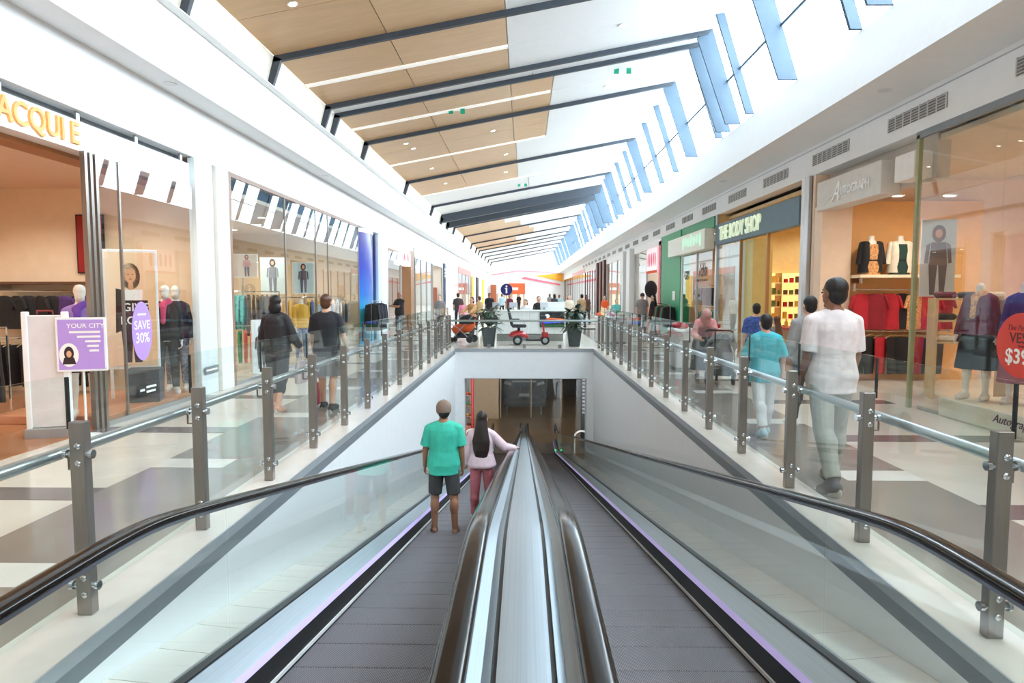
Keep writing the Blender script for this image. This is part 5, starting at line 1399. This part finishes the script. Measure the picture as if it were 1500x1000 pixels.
# planters
def planter(px, label, seed):
    c = onz(px, 507.5); t = thing('potted_plant', label, 'plant', (c.x, c.y + .15, 0))
    MB().loft([[(sx * w_, sy * w_, z) for sx, sy in ((-1, -1), (1, -1), (1, 1), (-1, 1))] for z, w_ in ((0, .165), (.60, .235), (.60, .2), (.52, .19))]).build('pot', M('charcoal_pot', (62, 68, 72), .45, var=.05), t)
    MB().box(-.19, .19, -.19, .19, .5, .54).build('soil', M('soil', (58, 46, 38), .9), t)
    rs = random.Random(seed); lm = [M('leaf_green', (58, 82, 62), .45, var=.15), M('leaf_dark', (40, 62, 48), .45, var=.15)]
    for k in range(5):
        a = rs.uniform(0, 6.28); MB().tube([(.05 * math.cos(a), .05 * math.sin(a), .52), (.12 * math.cos(a), .12 * math.sin(a), .9), (.25 * math.cos(a), .25 * math.sin(a), 1.15 + .1 * rs.random())], .014, 6, .006).build('stem', lm[1], t)
    for k in range(64):
        a = rs.uniform(0, 6.28); r0 = rs.uniform(.02, .2); z0 = rs.uniform(.6, 1.25); L = rs.uniform(.25, .42); el = rs.uniform(-.5, .9); w_ = L * .25
        d = Vector((math.cos(a) * math.cos(el), math.sin(a) * math.cos(el), math.sin(el))); sd = Vector((-math.sin(a), math.cos(a), 0)); n_ = d.cross(sd)
        b = Vector((r0 * math.cos(a), r0 * math.sin(a), z0)); P = []
        for u, ww in ((0, .12), (.25, .8), (.5, 1), (.75, .75), (1, .06)):
            q = b + d * L * u - Vector((0, 0, .18 * L * u * u * 2))
            P.append([q - sd * w_ * ww, q + n_ * .012, q + sd * w_ * ww, q - n_ * .004])
        MB().loft(P).build('leaf', lm[k % 2], t, 60)
planter(716, 'leafy potted plant in charcoal planter beside the mobility scooter seat', 3)
planter(841.5, 'leafy potted plant in charcoal planter past the scooter front wheel', 8)
# mobility scooter
c0, c1 = onz(757, 506), onz(800, 506)
sc = thing('mobility_scooter', 'red three wheel mobility scooter with black seat', 'scooter', ((c0.x + c1.x) / 2, c0.y + .35, 0))
redp = M('scooter_red', (196, 36, 46), .25, var=.05, coat=.5); blk = M('scooter_black', (36, 36, 40), .5)
for y in (-.22, .22): wheel(sc, (-.46, y, .16), .16, .1, 'rear_wheel', 'y')
wheel(sc, (.46, 0, .15), .15, .09, 'front_wheel', 'y')
MB().loft([ring_el(Vector((x, 0, z)), rx, ry, Matrix.Rotation(R(90), 3, 'Y'), 16, 3) for x, z, rx, ry in ((-.75, .33, .03, .16), (-.68, .34, .1, .22), (-.5, .37, .12, .24), (-.3, .36, .11, .23), (-.15, .3, .08, .2), (-.1, .24, .03, .18))]).build('rear_body', redp, sc, 50)
MB().box(-.2, .38, -.19, .19, .14, .19, .02).build('footboard', blk, sc)
MB().tube([(.3, 0, .2), (.42, 0, .32), (.4, 0, .6), (.32, 0, .92)], .035, 10).build('steering_column', redp, sc, 50)
MB().loft([ring_el(Vector((x, 0, z)), .11, .13, Matrix.Identity(3), 14, 3) for x, z in ((.46, .26), (.46, .36), (.44, .42))]).build('front_fender', redp, sc, 50)
MB().tube([(.3, -.26, .98), (.32, -.1, .95), (.32, .1, .95), (.3, .26, .98)], .018, 8).build('handlebar', blk, sc, 50); MB().box(.28, .5, -.14, .14, .78, .98, .03).build('front_basket', blk, sc)
MB().tube([(-.42, 0, .42), (-.42, 0, .6)], .05, 10).build('seat_post', blk, sc); MB().box(-.66, -.16, -.22, .22, .58, .68, .04).build('seat', blk, sc)
bk = MB().loft([ring_el(Vector((x, 0, z)), .05, w_, Matrix.Identity(3), 16, 4) for x, z, w_ in ((-.64, .64, .18), (-.68, .8, .22), (-.72, 1.0, .22), (-.74, 1.08, .16))]).build('backrest', blk, sc, 50)
MB().loft([ring_el(Vector((x, 0, z)), .04, w_, Matrix.Identity(3), 14, 3) for x, z, w_ in ((-.75, 1.1, .08), (-.77, 1.2, .12), (-.78, 1.27, .08))]).build('headrest', blk, sc, 50)
for y in (-.26, .26): MB().tube([(-.68, y, .8), (-.66, y, .84), (-.4, y, .84)], .025, 8).build('armrest', blk, sc)
# information desk
dkq = onz(775, 502); dy = dkq.y + .9
ds = thing('information_desk', 'long white information desk with grey plinth behind the scooter', 'desk', (.2, dy, 0))
dw = M('desk_white', (240, 242, 243), .3)
for k in range(4): MB().box(-1.25 + .62 * k, -1.25 + .62 * k + .612, 0, .1, .26, 1.06, .006).build('front_panel', dw, ds)
MB().box(-1.2, 1.2, .04, .5, 0, .26).build('plinth', M('desk_plinth', (132, 130, 128), .5), ds)
MB().box(-1.3, 1.3, -.05, .55, 1.06, 1.11, .01).build('counter_top', dw, ds)
for x in (-1.25, 1.15): MB().box(x, x + .1, .1, 2.6, .26, 1.06).build('side_panel', dw, ds)
MB().box(.4, 1.3, .56, .62, 1.06, 1.4).build('screen_wall', dw, ds)
tv = thing('display_screen', 'flat screen showing red and blue streaks on the information desk', 'screen', (1.0, dy - .06, .76))
MB().box(-.44, .44, -.02, .05, -.26, .28, .01).build('bezel', black, tv)
for k, (cc, z0, z1, dz) in enumerate((((20, 16, 20), -.24, .26, 0), ((214, 50, 40), .0, .06, .05), ((240, 120, 60), .07, .1, .06), ((60, 90, 210), -.14, -.04, -.05), ((30, 90, 50), -.24, -.16, 0), ((150, 190, 240), -.06, -.03, -.04))):
    panel_print(tv, [(-.42, z0), (.42, z0 - dz), (.42, z1 - dz), (-.42, z1)], M('screen_%d' % k, cc, .3, emit=.5, var=0), .002 + .0005 * k, 'screen_image', -.02)
panel_print(tv, ellpoly(-.18, .14, .09, .07), M('screen_w', (240, 240, 240), .3, emit=.5, var=0), .006, 'screen_image', -.02)
mn = ony(742, 424, dy + .4)
inf = thing('information_sign', 'round navy blue sign with a white letter i on a slim post', 'sign', (mn.x, dy + .35, 1.11))
MB().tube([(0, .03, 0), (0, .03, mn.z - 1.3)], .02, 8).build('post', alu, inf)
zc_ = mn.z - 1.11
MB().prism(ellpoly(0, zc_, .215, .215, 36), 0, .04, 'y').build('disc', M('info_navy', (34, 34, 110), .4), inf)
panel_print(inf, ellpoly(0, zc_ + .115, .035, .035, 16), pwhite, .004, 'letter_dot', 0); panel_print(inf, [(-.03, zc_ - .13), (.03, zc_ - .13), (.03, zc_ + .055), (-.055, zc_ + .055), (-.055, zc_ + .02), (-.03, zc_ + .02)], pwhite, .004, 'letter_stem', 0)
for k, px in enumerate((727, 752, 797)):
    q = ony(px, 446, dy + .3)
    m_ = thing('desk_monitor', ['monitor at the near corner of the information desk', 'monitor below the round information sign', 'monitor beside the screen wall of the information desk'][k], 'monitor', (q.x, dy + .3, 1.11), R(180 + 20 * (k - 1)))
    MB().box(-.15, .15, -.02, .02, .08, .28, .01).build('panel', M('monitor_grey', (200, 206, 212), .4), m_); MB().box(-.03, .03, -.02, .02, 0, .12).build('stem', alu, m_); MB().box(-.1, .1, -.08, .08, 0, .012).build('foot', alu, m_)
# strollers
def stroller(label, loc, rz, hood, frame_m=alu, accent=None):
    t = thing('pushchair', label, 'pushchair', loc, rz)
    for x in (-.24, .24):
        wheel(t, (x, -.32, .13), .13, .05, 'rear_wheel'); wheel(t, (x * .7, .38, .09), .09, .045, 'front_wheel')
        MB().tube([(x, -.32, .13), (x * .9, .1, .5), (x * .85, .35, .62)], .014, 8).build('frame_tube', frame_m, t); MB().tube([(x * .7, .38, .09), (x * .9, 0, .5), (x, -.5, 1.0)], .014, 8).build('frame_tube', frame_m, t)
    MB().tube([(-.24, -.5, 1.0), (-.2, -.56, 1.03), (.2, -.56, 1.03), (.24, -.5, 1.0)], .018, 8).build('push_handle', black, t)
    mb = MB(); mb.cap((0, -.18, .55), .2, (0, .25, .45), .17); mb.cap((0, -.22, .6), .2, (0, -.3, .8), .17); put('seat', remesh(mb, accent or hood, .02, 2), t)
    mb = MB(); mb.loft([[(.27 * math.cos(R(a)) , -.2 + .36 * math.sin(R(b)) * 1.0, .68 + .3 * math.sin(R(a)) * math.cos(R(b)) + .0) for a in range(0, 181, 15)] + [(.25 * math.cos(R(a)), -.2 + .34 * math.sin(R(b)), .66 + .27 * math.sin(R(a)) * math.cos(R(b))) for a in range(180, -1, -15)] for b in (-50, -25, 0, 25, 45)]); mb.build('hood', hood, t, 50)
    MB().box(-.2, .2, -.32, .2, .16, .3, .03).build('basket', cl_black, t)
stroller('pushchair with black hood and orange lining pushed by the woman in brown', (onz(674, 505).x, 22.9, 0), R(75), cl_black, alu, cl_orange)
stroller('pushchair with large grey hood below the woman bending in pink', (onz(1058, 560).x, onz(1058, 560).y, 0), R(-25), cl_grey)
# display tables on the walkway
for k, (px, py, lab, cols) in enumerate(((1018, 540, 'dump bin of red and black clothing before the emerald shop', [cl_red, cl_black, cl_crim]), (895, 502, 'walkway table of orange and pink goods past the columns', [cl_orange, cl_pink, cl_cream]))):
    c = onz(px, py); t = thing('display_table', 'white ' + lab, 'table', (c.x, c.y, 0))
    MB().box(-.55, .55, -.4, .4, .86, .92, .01).build('top', white, t); MB().box(-.5, .5, -.36, .36, .06, .86, .01).build('cabinet', M('bin_grey', (206, 204, 204), .5), t); MB().box(-.46, .46, -.32, .32, 0, .06).build('plinth', trim_dk, t)
    rs = random.Random(k)
    for q in range(9):
        o = MB(); o.ell((0, 0, .06), (.14, .12, .07), 12, 8); m = cols[q % 3]
        ob = put('folded_cloth', remesh(o, m, .02, 1, .02, q), None, (c.x - .36 + .36 * (q % 3), c.y - .24 + .24 * (q // 3), .92))
        tag(ob, '%s cloth heap on the %s table' % ([['red', 'black', 'crimson'], ['orange', 'pink', 'cream']][k][q % 3], ['white clothing', 'goods'][k]), 'cloth', ['cloth heaps on the clothing bin', 'cloth heaps on the goods table'][k])
# far end of the mall
orw = thing('shopfront', 'orange shopfront closing the far end of the mall', 'shopfront', (0, 0, 0))
of_ = M('orange_facade', (214, 92, 44), .5); oo = M('brown_facade', (170, 92, 56), .5)
MB().box(-2.3, .1, YF - .5, YF - .05, 1.7, 3.2).build('facade', of_, orw); MB().box(-4.9, -4.1, YF - .4, YF - .05, 0, 3.0).build('brown_pier', oo, orw); MB().box(-4.1, 0, YF - .3, YF - .05, 0, 1.7).build('glazed_base', M('far_glass_base', (196, 178, 166), .4), orw)
for x in (-3.5, -2.5, -1.4, -.5): MB().box(x - .3, x + .3, YF - .55, YF - .3, 0, 1.6).build('door_pane', M('far_glow', (250, 226, 190), .5, emit=.5), orw)
MB().box(-1.9, -.9, YF - .56, YF - .5, 2.2, 2.6).build('name_board', pwhite, orw)
MB().box(.2, 1.6, YF - 3.0, YF - 2.7, 0, 2.7).build('white_screen', dw, orw)
for k, (pts_, m, lab) in enumerate((([(-4.8, 4.3), (-1, 4.9), (3, 4.75), (5.4, 4.4), (5.4, 4.6), (3, 4.95), (-1, 5.1), (-4.8, 4.5)], M('ribbon_pink', (246, 160, 170), .5), 'pink'), ([(1.5, 4.3), (5.6, 4.7), (5.6, 3.4), (4.5, 3.7)], M('ribbon_orange', (248, 166, 40), .5), 'orange'), ([(-.5, 3.9), (5.2, 2.9), (5.2, 3.1), (0, 4.15)], M('ribbon_rose', (240, 110, 130), .5), 'rose'))):
    rb_ = ph('hanging_ribbon', 'long %s ribbon graphic hung across the far end of the mall' % lab, 'banner', (0, YF - .07 * (k + 1), 0), '-y')
    MB().prism(pts_, 0, .06, 'y').build('cloth', m, rb_)
# ------------------------------------------------------------------ lower concourse
for (x, y) in ((-3, 23), (3, 23), (0, 26), (-3, 30), (3, 30), (0, 34), (-3.5, 38), (3.5, 38)):
    downlight((x, y, -.94), 42, 'warm downlight in the lower concourse ceiling', 'lower concourse downlights', (1, .82, .6))
lg = thing('shopfront', 'dark glazed shopfront on the lower concourse with a car poster', 'shopfront', (0, 0, 0))
for a, b in ((-5, -3.4), (-3.4, -1.35), (-1.35, .4), (.4, 2.1), (2.1, 4.2)):
    MB().box(a + .02, b - .02, 37.2, 37.215, LZ + .02, -1.0).build('glass_pane', shop_g, lg)
for x in (-3.4, -1.35, .4, 2.1): MB().box(x - .03, x + .03, 37.16, 37.24, LZ, -1).build('mullion', M('beige_mullion', (176, 150, 120), .4), lg)
MB().box(-9, -5, 37.2, 37.4, LZ, -1).build('wall_panel', M('lower_wall'), lg); MB().box(4.2, 9, 37.2, 37.4, LZ, -1).build('wall_panel', M('lower_wall'), lg)
MB().box(-3.1, -1.45, 36.9, 37.15, LZ, -1).build('beige_pier', M('beige_pier', (176, 150, 118), .5), lg)
cp = thing('car_poster', 'large dark poster showing the front of a car', 'poster', (0, 38.4, -4.1))
MB().box(-1.3, 1.3, 0, .08, -.85, 2.1).build('board', M('poster_black', (22, 21, 22), .35), cp)
cdk_ = M('print_car', (58, 54, 52), .4); clt = M('print_chrome', (150, 146, 142), .4); cbk = M('print_grille', (14, 13, 14), .4)
panel_print(cp, [(-1.2, -.7), (1.2, -.7), (1.28, .1), (1.2, .6), (.9, .95), (-.9, .95), (-1.2, .6), (-1.28, .1)], cdk_, .004, 'print', 0)
panel_print(cp, [(-.8, 1.0), (.8, 1.0), (.6, 1.5), (-.6, 1.5)], cbk, .006, 'print', 0)
panel_print(cp, [(-.55, .15), (.55, .15), (.7, .6), (-.7, .6)], cbk, .008, 'print', 0); panel_print(cp, [(-.7, .6), (.7, .6), (.72, .68), (-.72, .68)], clt, .009, 'print', 0)
for s_ in (-1, 1): panel_print(cp, [(s_ * .75, .38), (s_ * 1.2, .5), (s_ * 1.16, .66), (s_ * .78, .56)][::s_], clt, .009, 'print', 0); panel_print(cp, [(s_ * .8, -.45), (s_ * 1.18, -.4), (s_ * 1.14, -.1), (s_ * .9, -.2)][::s_], cbk, .008, 'print', 0)
panel_print(cp, [(-.3, -.25), (.3, -.25), (.3, -.08), (-.3, -.08)], clt, .009, 'print', 0); panel_print(cp, [(-.9, -.5), (.9, -.5), (.7, -.32), (-.7, -.32)], cbk, .008, 'print', 0)
for x in (-1.0, 1.0): MB().box(x - .03, x + .03, .0, .06, -1.3, -.85).build('leg', trim_dk, cp)
ls = thing('shop_stand', 'lit fruit stall with red post on the lower concourse', 'stall', (-2.75, 30.5, LZ))
MB().box(-.3, .25, 0, .5, 0, .9, .01).build('counter', oo, ls); MB().tube([(.32, -.02, 0), (.32, -.02, 4.3)], .06, 10).build('post', M('red_post', (196, 40, 52), .4), ls); MB().box(-.8, .3, 0, .3, 3.7, 4.1, .02).build('lit_canopy', emission('orange_canopy', (250, 150, 80), .8), ls)
for z in (1.3, 1.8, 2.3): MB().box(-.5, .25, .1, .5, z, z + .04).build('shelf_board', oo, ls)
for k in range(12):
    tag(MB().ell((-2.75 - .4 + .16 * (k % 4), 30.72, LZ + 1.41 + .5 * (k // 4)), (.065, .065, .065), 10, 8).build('fruit', [cl_yellow, cl_orange, cl_green][(k + k // 4) % 3], None, 60), '%s fruit on the lit stall of the lower concourse' % ['yellow', 'orange', 'green'][(k + k // 4) % 3], 'fruit', 'fruit on the lit stall')
vb_ = thing('wall_banner', 'tall dark banner with pale marks on the lower concourse', 'banner', (3.0, 29.8, LZ), R(-18))
MB().box(-.42, .42, 0, .06, 0, 4.3, .01).build('cloth', M('dark_navy_panel', (28, 32, 40), .4), vb_); MB().box(.42, .56, -.02, .08, 0, 4.2).build('blue_edge', M('banner_blue', (96, 160, 206), .4), vb_)
for q in range(14): MB().box(-.34, -.2, -.006, 0, 1.6 + .17 * q, 1.7 + .17 * q).build('print_mark', M('dim_white', (150, 152, 156), .5), vb_)
for k, (x, y) in enumerate(((-2.35, 29.2), (2.55, 28.9))):
    o = MB().tube([(x - .3, y, LZ)] + [(x - .3 * math.cos(R(a)), y, LZ + .75 + .25 * math.sin(R(a))) for a in range(0, 181, 20)] + [(x + .3, y, LZ)], .04, 10).build('hoop_barrier', white, None, 40)
    tag(o, ['white hoop barrier beside the lit fruit stall', 'white hoop barrier before the tall dark banner'][k], 'barrier')

# ------------------------------------------------------------------ people in the picture
mint = cloth('mint_tee', (64, 196, 170), .8, .15); dshort = cloth('charcoal_shorts', (70, 68, 68)); capm = cloth('taupe_cap', (138, 118, 104)); pinkm = cloth('pale_pink', (238, 210, 220)); rosep = cloth('rose_trousers', (204, 116, 124))
y = 8.26; x = -1.03
person('person', 'person in mint T-shirt, charcoal shorts and taupe cap riding the travelator', (x, y, pal_z(y)), R(4), 1.72, 'm', dict(hipL=5, kneeL=6, hipR=-3, kneeR=3, splayL=4, splayR=5, armL=4, abdL=12, elbL=20, armR=2, abdR=10, elbR=14, nod=3, yaw=10), skin_a, ('tee', mint, .80, .78, .03), ('shorts', dshort, .92, .02, .98), ('short', hair_blk), ('sandal', cl_brown), [cap_on(capm, False)], .007)
y = 9.2; x = -.60
hz = rail_z(9.42) - pal_z(y) + .035
person('person', 'person with very long dark hair in pale pink top and rose trousers, hand on rail', (x, y, pal_z(y)), R(-3), 1.61, 'f', dict(handR=(.46, .22, hz), poleR=(.5, -.3, -.8), hdirR=(.25, .96, -.18), palmR=(0, -.1, -1), curlR=14, armL=4, abdL=14, elbL=25, splayL=3, splayR=3), skin_b, ('longsleeve', pinkm, .88, 1.93, .026), ('trousers', rosep, 1.9, .012, .98), ('long', hair_brn), ('shoe', cl_white), [], .007)
whitep = cloth('white_polo', (232, 222, 222), .8, .2); stonep = cloth('stone_trousers', (176, 176, 166))
c = onz(1212, 712)
person('person', 'person in white polo shirt and stone trousers strolling by the balustrade', (c.x, c.y, 0), R(6), 1.84, 'm', dict(hipL=-14, kneeL=12, footL=22, hipR=12, kneeR=6, armL=2, abdL=6, elbL=22, armR=6, abdR=9, elbR=18, yaw=14, splayL=3, splayR=3), skin_c, ('polo', whitep, .80, .85, .024), ('trousers', stonep, 1.96, .016, .98), ('short', hair_blk), ('shoe', cloth('grey_shoe', (120, 112, 112))), [], .008, fat=1.0)
hood_m = cloth('grey_hoodie', (150, 148, 148))
person('person', 'person in grey hooded top walking ahead of the white polo shirt', (3.62, 8.4, 0), R(8), 1.69, 'm', dict(hipL=10, kneeL=4, hipR=-10, kneeR=12, armL=5, elbL=30, abdL=10, armR=-4), skin_b, ('hoodie', hood_m, .84, 1.95, .024), ('trousers', cl_char, 1.95, .012, 1.0), ('short', hair_blk), ('shoe', cl_white), [], .01)
c = onz(1117, 636)
person('person', 'child in turquoise T-shirt and white trousers walking by the balustrade', (c.x, c.y, 0), R(4), 1.47, 'm', dict(hipL=-12, kneeL=16, footL=18, hipR=12, kneeR=4, armL=8, abdL=16, elbL=16, armR=-6, abdR=14, elbR=16), skin_b, ('tee', cloth('turquoise', (64, 176, 190)), .78, .9, .035), ('trousers', cloth('white_trousers', (226, 228, 230)), 1.9, .02, 1.0), ('short', hair_blk), ('shoe', cl_mint), [], .01)
person('person', 'child in blue checked shirt outside the slate fascia shop', (ony(1108, 470, 12).x, 12.0, 0), R(-20), 1.54, 'm', dict(hipL=6, hipR=-6), skin_b, ('tee', M('cloth_blue_check', (60, 84, 150), .8, var=.5, scale=25), .84, .9, .02), ('trousers', cl_navy, 1.95, .01, 1.0), ('short', hair_blk), ('shoe', cl_black), [], .014)
person('person', 'small child with chestnut hair near the slate fascia shop doorway', (ony(1137, 470, 12.6).x, 12.6, 0), R(30), 1.28, 'f', dict(), skin_d, ('longsleeve', cl_grey, .84, 1.9, .018), ('trousers', cl_brown, 1.9, .01, 1.0), ('long', hair_chest), ('shoe', cl_white), [], .014)
def shawl(m):
    def f(root, J, G, Hh, Rh, s, up):
        mb = MB(); mb.ell(Hh((0, -.02, .03)), (.1 * s, .115 * s, .115 * s), 16, 10, Rh); mb.cap(Hh((0, -.03, -.08)), .1 * s, G(up((0, -.02, 1.38))), .15 * s); o = put('head_scarf', remesh(mb, m, .013, 2, .005), root)
    return f
c = onz(1052, 560)
person('person', 'person in rose cardigan and head scarf bending over the grey pushchair', (c.x - .1, c.y + .75, 0), R(172), 1.62, 'f', dict(lean=48, nod=15, handL=(-.12, .62, .85), handR=(.15, .6, .85), hipL=6, kneeL=10), skin_b, ('longsleeve', cloth('rose_cardigan', (214, 150, 150)), .8, 1.92, .025), ('skirt', cl_char, .9, .01, 1.0), ('bob', hair_brn), ('shoe', cl_black), [shawl(cloth('dusty_scarf', (190, 140, 136)))], .013)
blkj = cloth('black_jacket', (36, 34, 38), .6)
c = onz(408, 601)
wb = cloth('carrier_white', (236, 220, 222), .4); rb2 = cloth('carrier_red', (196, 40, 70), .4)
person('person', 'person with black hair in black hooded jacket and cropped grey trousers', (c.x, c.y, 0), R(-4), 1.68, 'f', dict(hipL=12, kneeL=4, hipR=-10, kneeR=14, footR=16, armL=10, abdL=16, elbL=60, armR=12, abdR=16, elbR=40), skin_b, ('jacket', blkj, .90, 1.95, .032), ('trousers', cloth('dark_grey_trousers', (70, 70, 72)), 1.25, .018, .95), ('bob', hair_blk), ('shoe', skin_b), [bag_on('R', wb, 'white and pale carrier bag held by the person in black hooded jacket')], .011)
c = onz(481, 598)
person('person', 'person with brown hair in black T-shirt and grey shorts carrying bags', (c.x, c.y, 0), R(-2), 1.71, 'm', dict(hipL=9, kneeL=3, hipR=-7, kneeR=9, armL=6, abdL=10, armR=6, abdR=13, elbR=25), skin_b, ('tee', cloth('black_tee', (42, 42, 50)), .82, .8, .028), ('shorts', cl_grey, .95, .03, 1.0), ('short', hair_chest), ('shoe', cl_char), [bag_on('L', rb2, 'red carrier bag held low by the person in black T-shirt', .25)], .011)
# further off
def far_person(label, px, y, rz, H, sex, skin, topc, kind, sleeve, botc, hairk, hairm, pose=None, x=None, z=0, extra=(), bottom='trousers', blen=1.95):
    X = ony(px, 440, y).x if x is None else x
    return person('person', label, (X, y, z), R(rz), H, sex, pose or dict(hipL=8, hipR=-8, kneeR=10), skin, (kind, topc, .84, sleeve, .022), (bottom, botc, blen, .008, .98), (hairk, hairm) if hairk else None, ('shoe', cl_black), list(extra), .016)
far_person('bald person in black T-shirt with folded arms by the timber entrance', 585, 26.2, 150, 1.78, 'm', skin_c, cl_black, 'tee', .8, cl_navy, None, hair_blk, dict(handL=(.12, .26, 1.22), handR=(-.12, .28, 1.18), poleL=(-.8, .2, -.6), poleR=(.8, .2, -.6)))
far_person('person in grey T-shirt facing the balustrade near the shoe tree window', 644, 27.5, 170, 1.68, 'm', skin_d, cl_grey, 'tee', .8, cl_char, 'short', hair_grey)
far_person('person with auburn hair in brown patterned top pushing the pushchair', 691, 23.6, 150, 1.6, 'f', skin_b, cl_leop, 'longsleeve', 1.9, cl_char, 'bob', M('hair_auburn', (96, 40, 36), .4, var=.2, scale=30), dict(handL=(-.18, .45, 1.0), handR=(.18, .45, 1.0), hipL=10, hipR=-8))
far_person('person in dark shirt walking before the blank white wall', 671, 34, 10, 1.75, 'm', skin_b, cl_char, 'tee', .8, cl_navy, 'short', hair_blk)
far_person('child in pink top beside the person in dark shirt', 677, 33.5, 20, 1.35, 'f', skin_d, cl_pink, 'longsleeve', 1.9, cl_grey, 'bob', hair_chest)
far_person('person in black passing behind the potted plant', 717, 36, 170, 1.76, 'm', skin_c, cl_black, 'tee', .8, cl_char, 'short', hair_blk)
far_person('person in pale top standing before the information desk plants', 702, 31, 40, 1.6, 'f', skin_d, cl_tan, 'tee', .8, cl_brown, 'bun', hair_chest)
far_person('clerk with black hair seated behind the information desk', 770, dy + 1.3, 160, 1.5, 'f', skin_b, cl_white, 'tee', .8, cl_black, 'bob', hair_blk)
far_person('clerk in black beside the screen wall of the information desk', 789, dy + 1.6, 190, 1.62, 'f', skin_b, cl_black, 'tee', .8, cl_black, 'bun', hair_brn)
for k, (px, y, H, topc, lab) in enumerate(((812, 40, 1.7, cl_char, 'charcoal'), (819, 47, 1.65, cl_mint, 'pale blue'), (834, 30, 1.68, cl_cream, 'cream'), (852, 33, 1.7, cl_tan, 'tan'), (860, 38, 1.66, cl_brown, 'brown'), (735, 50, 1.7, cl_mint, 'sky blue'), (760, 60, 1.7, cl_navy, 'navy'), (746, 42, 1.66, cl_burg, 'burgundy'), (805, 56, 1.7, cl_grey, 'mid grey'))):
    far_person('distant shopper in %s top on the far concourse' % lab, px, y, [20, 160, 175, 30, 200][k % 5], H, 'fm'[k % 2], [skin_b, skin_c, skin_d][k % 3], topc, 'tee', .8, [cl_navy, cl_char, cl_black][k % 3], ['bob', 'short'][k % 2], [hair_blk, hair_brn, hair_chest][k % 3])
far_person('person in grey T-shirt and sunhat standing by the pink sign', 941, 28.5, 175, 1.74, 'm', skin_b, cl_grey, 'tee', .8, cl_char, None, hair_grey, None, None, 0, [cap_on(cloth('cap_dark', (60, 50, 50)), False)])
far_person('person in black beside the rail at the emerald pier', 957, 26.6, 100, 1.68, 'f', skin_b, cl_black, 'longsleeve', 1.9, cl_black, 'long', hair_blk)
far_person('child in teal striped top by the white columns', 903, 30.5, 185, 1.45, 'm', skin_d, cl_teal, 'tee', .8, cl_denim, 'short', hair_chest)
far_person('person in coral top by the goods table', 886, 34.5, 150, 1.62, 'f', skin_b, cl_orange, 'tee', .8, cl_navy, 'bob', hair_brn)
far_person('shopper in green top browsing inside the emerald green shop', 0, 22.2, 90, 1.68, 'f', skin_b, cl_green, 'tee', .8, cl_black, 'bun', hair_brn, None, HX1 + 1.4)
bpy.data.scenes.remove(WS)
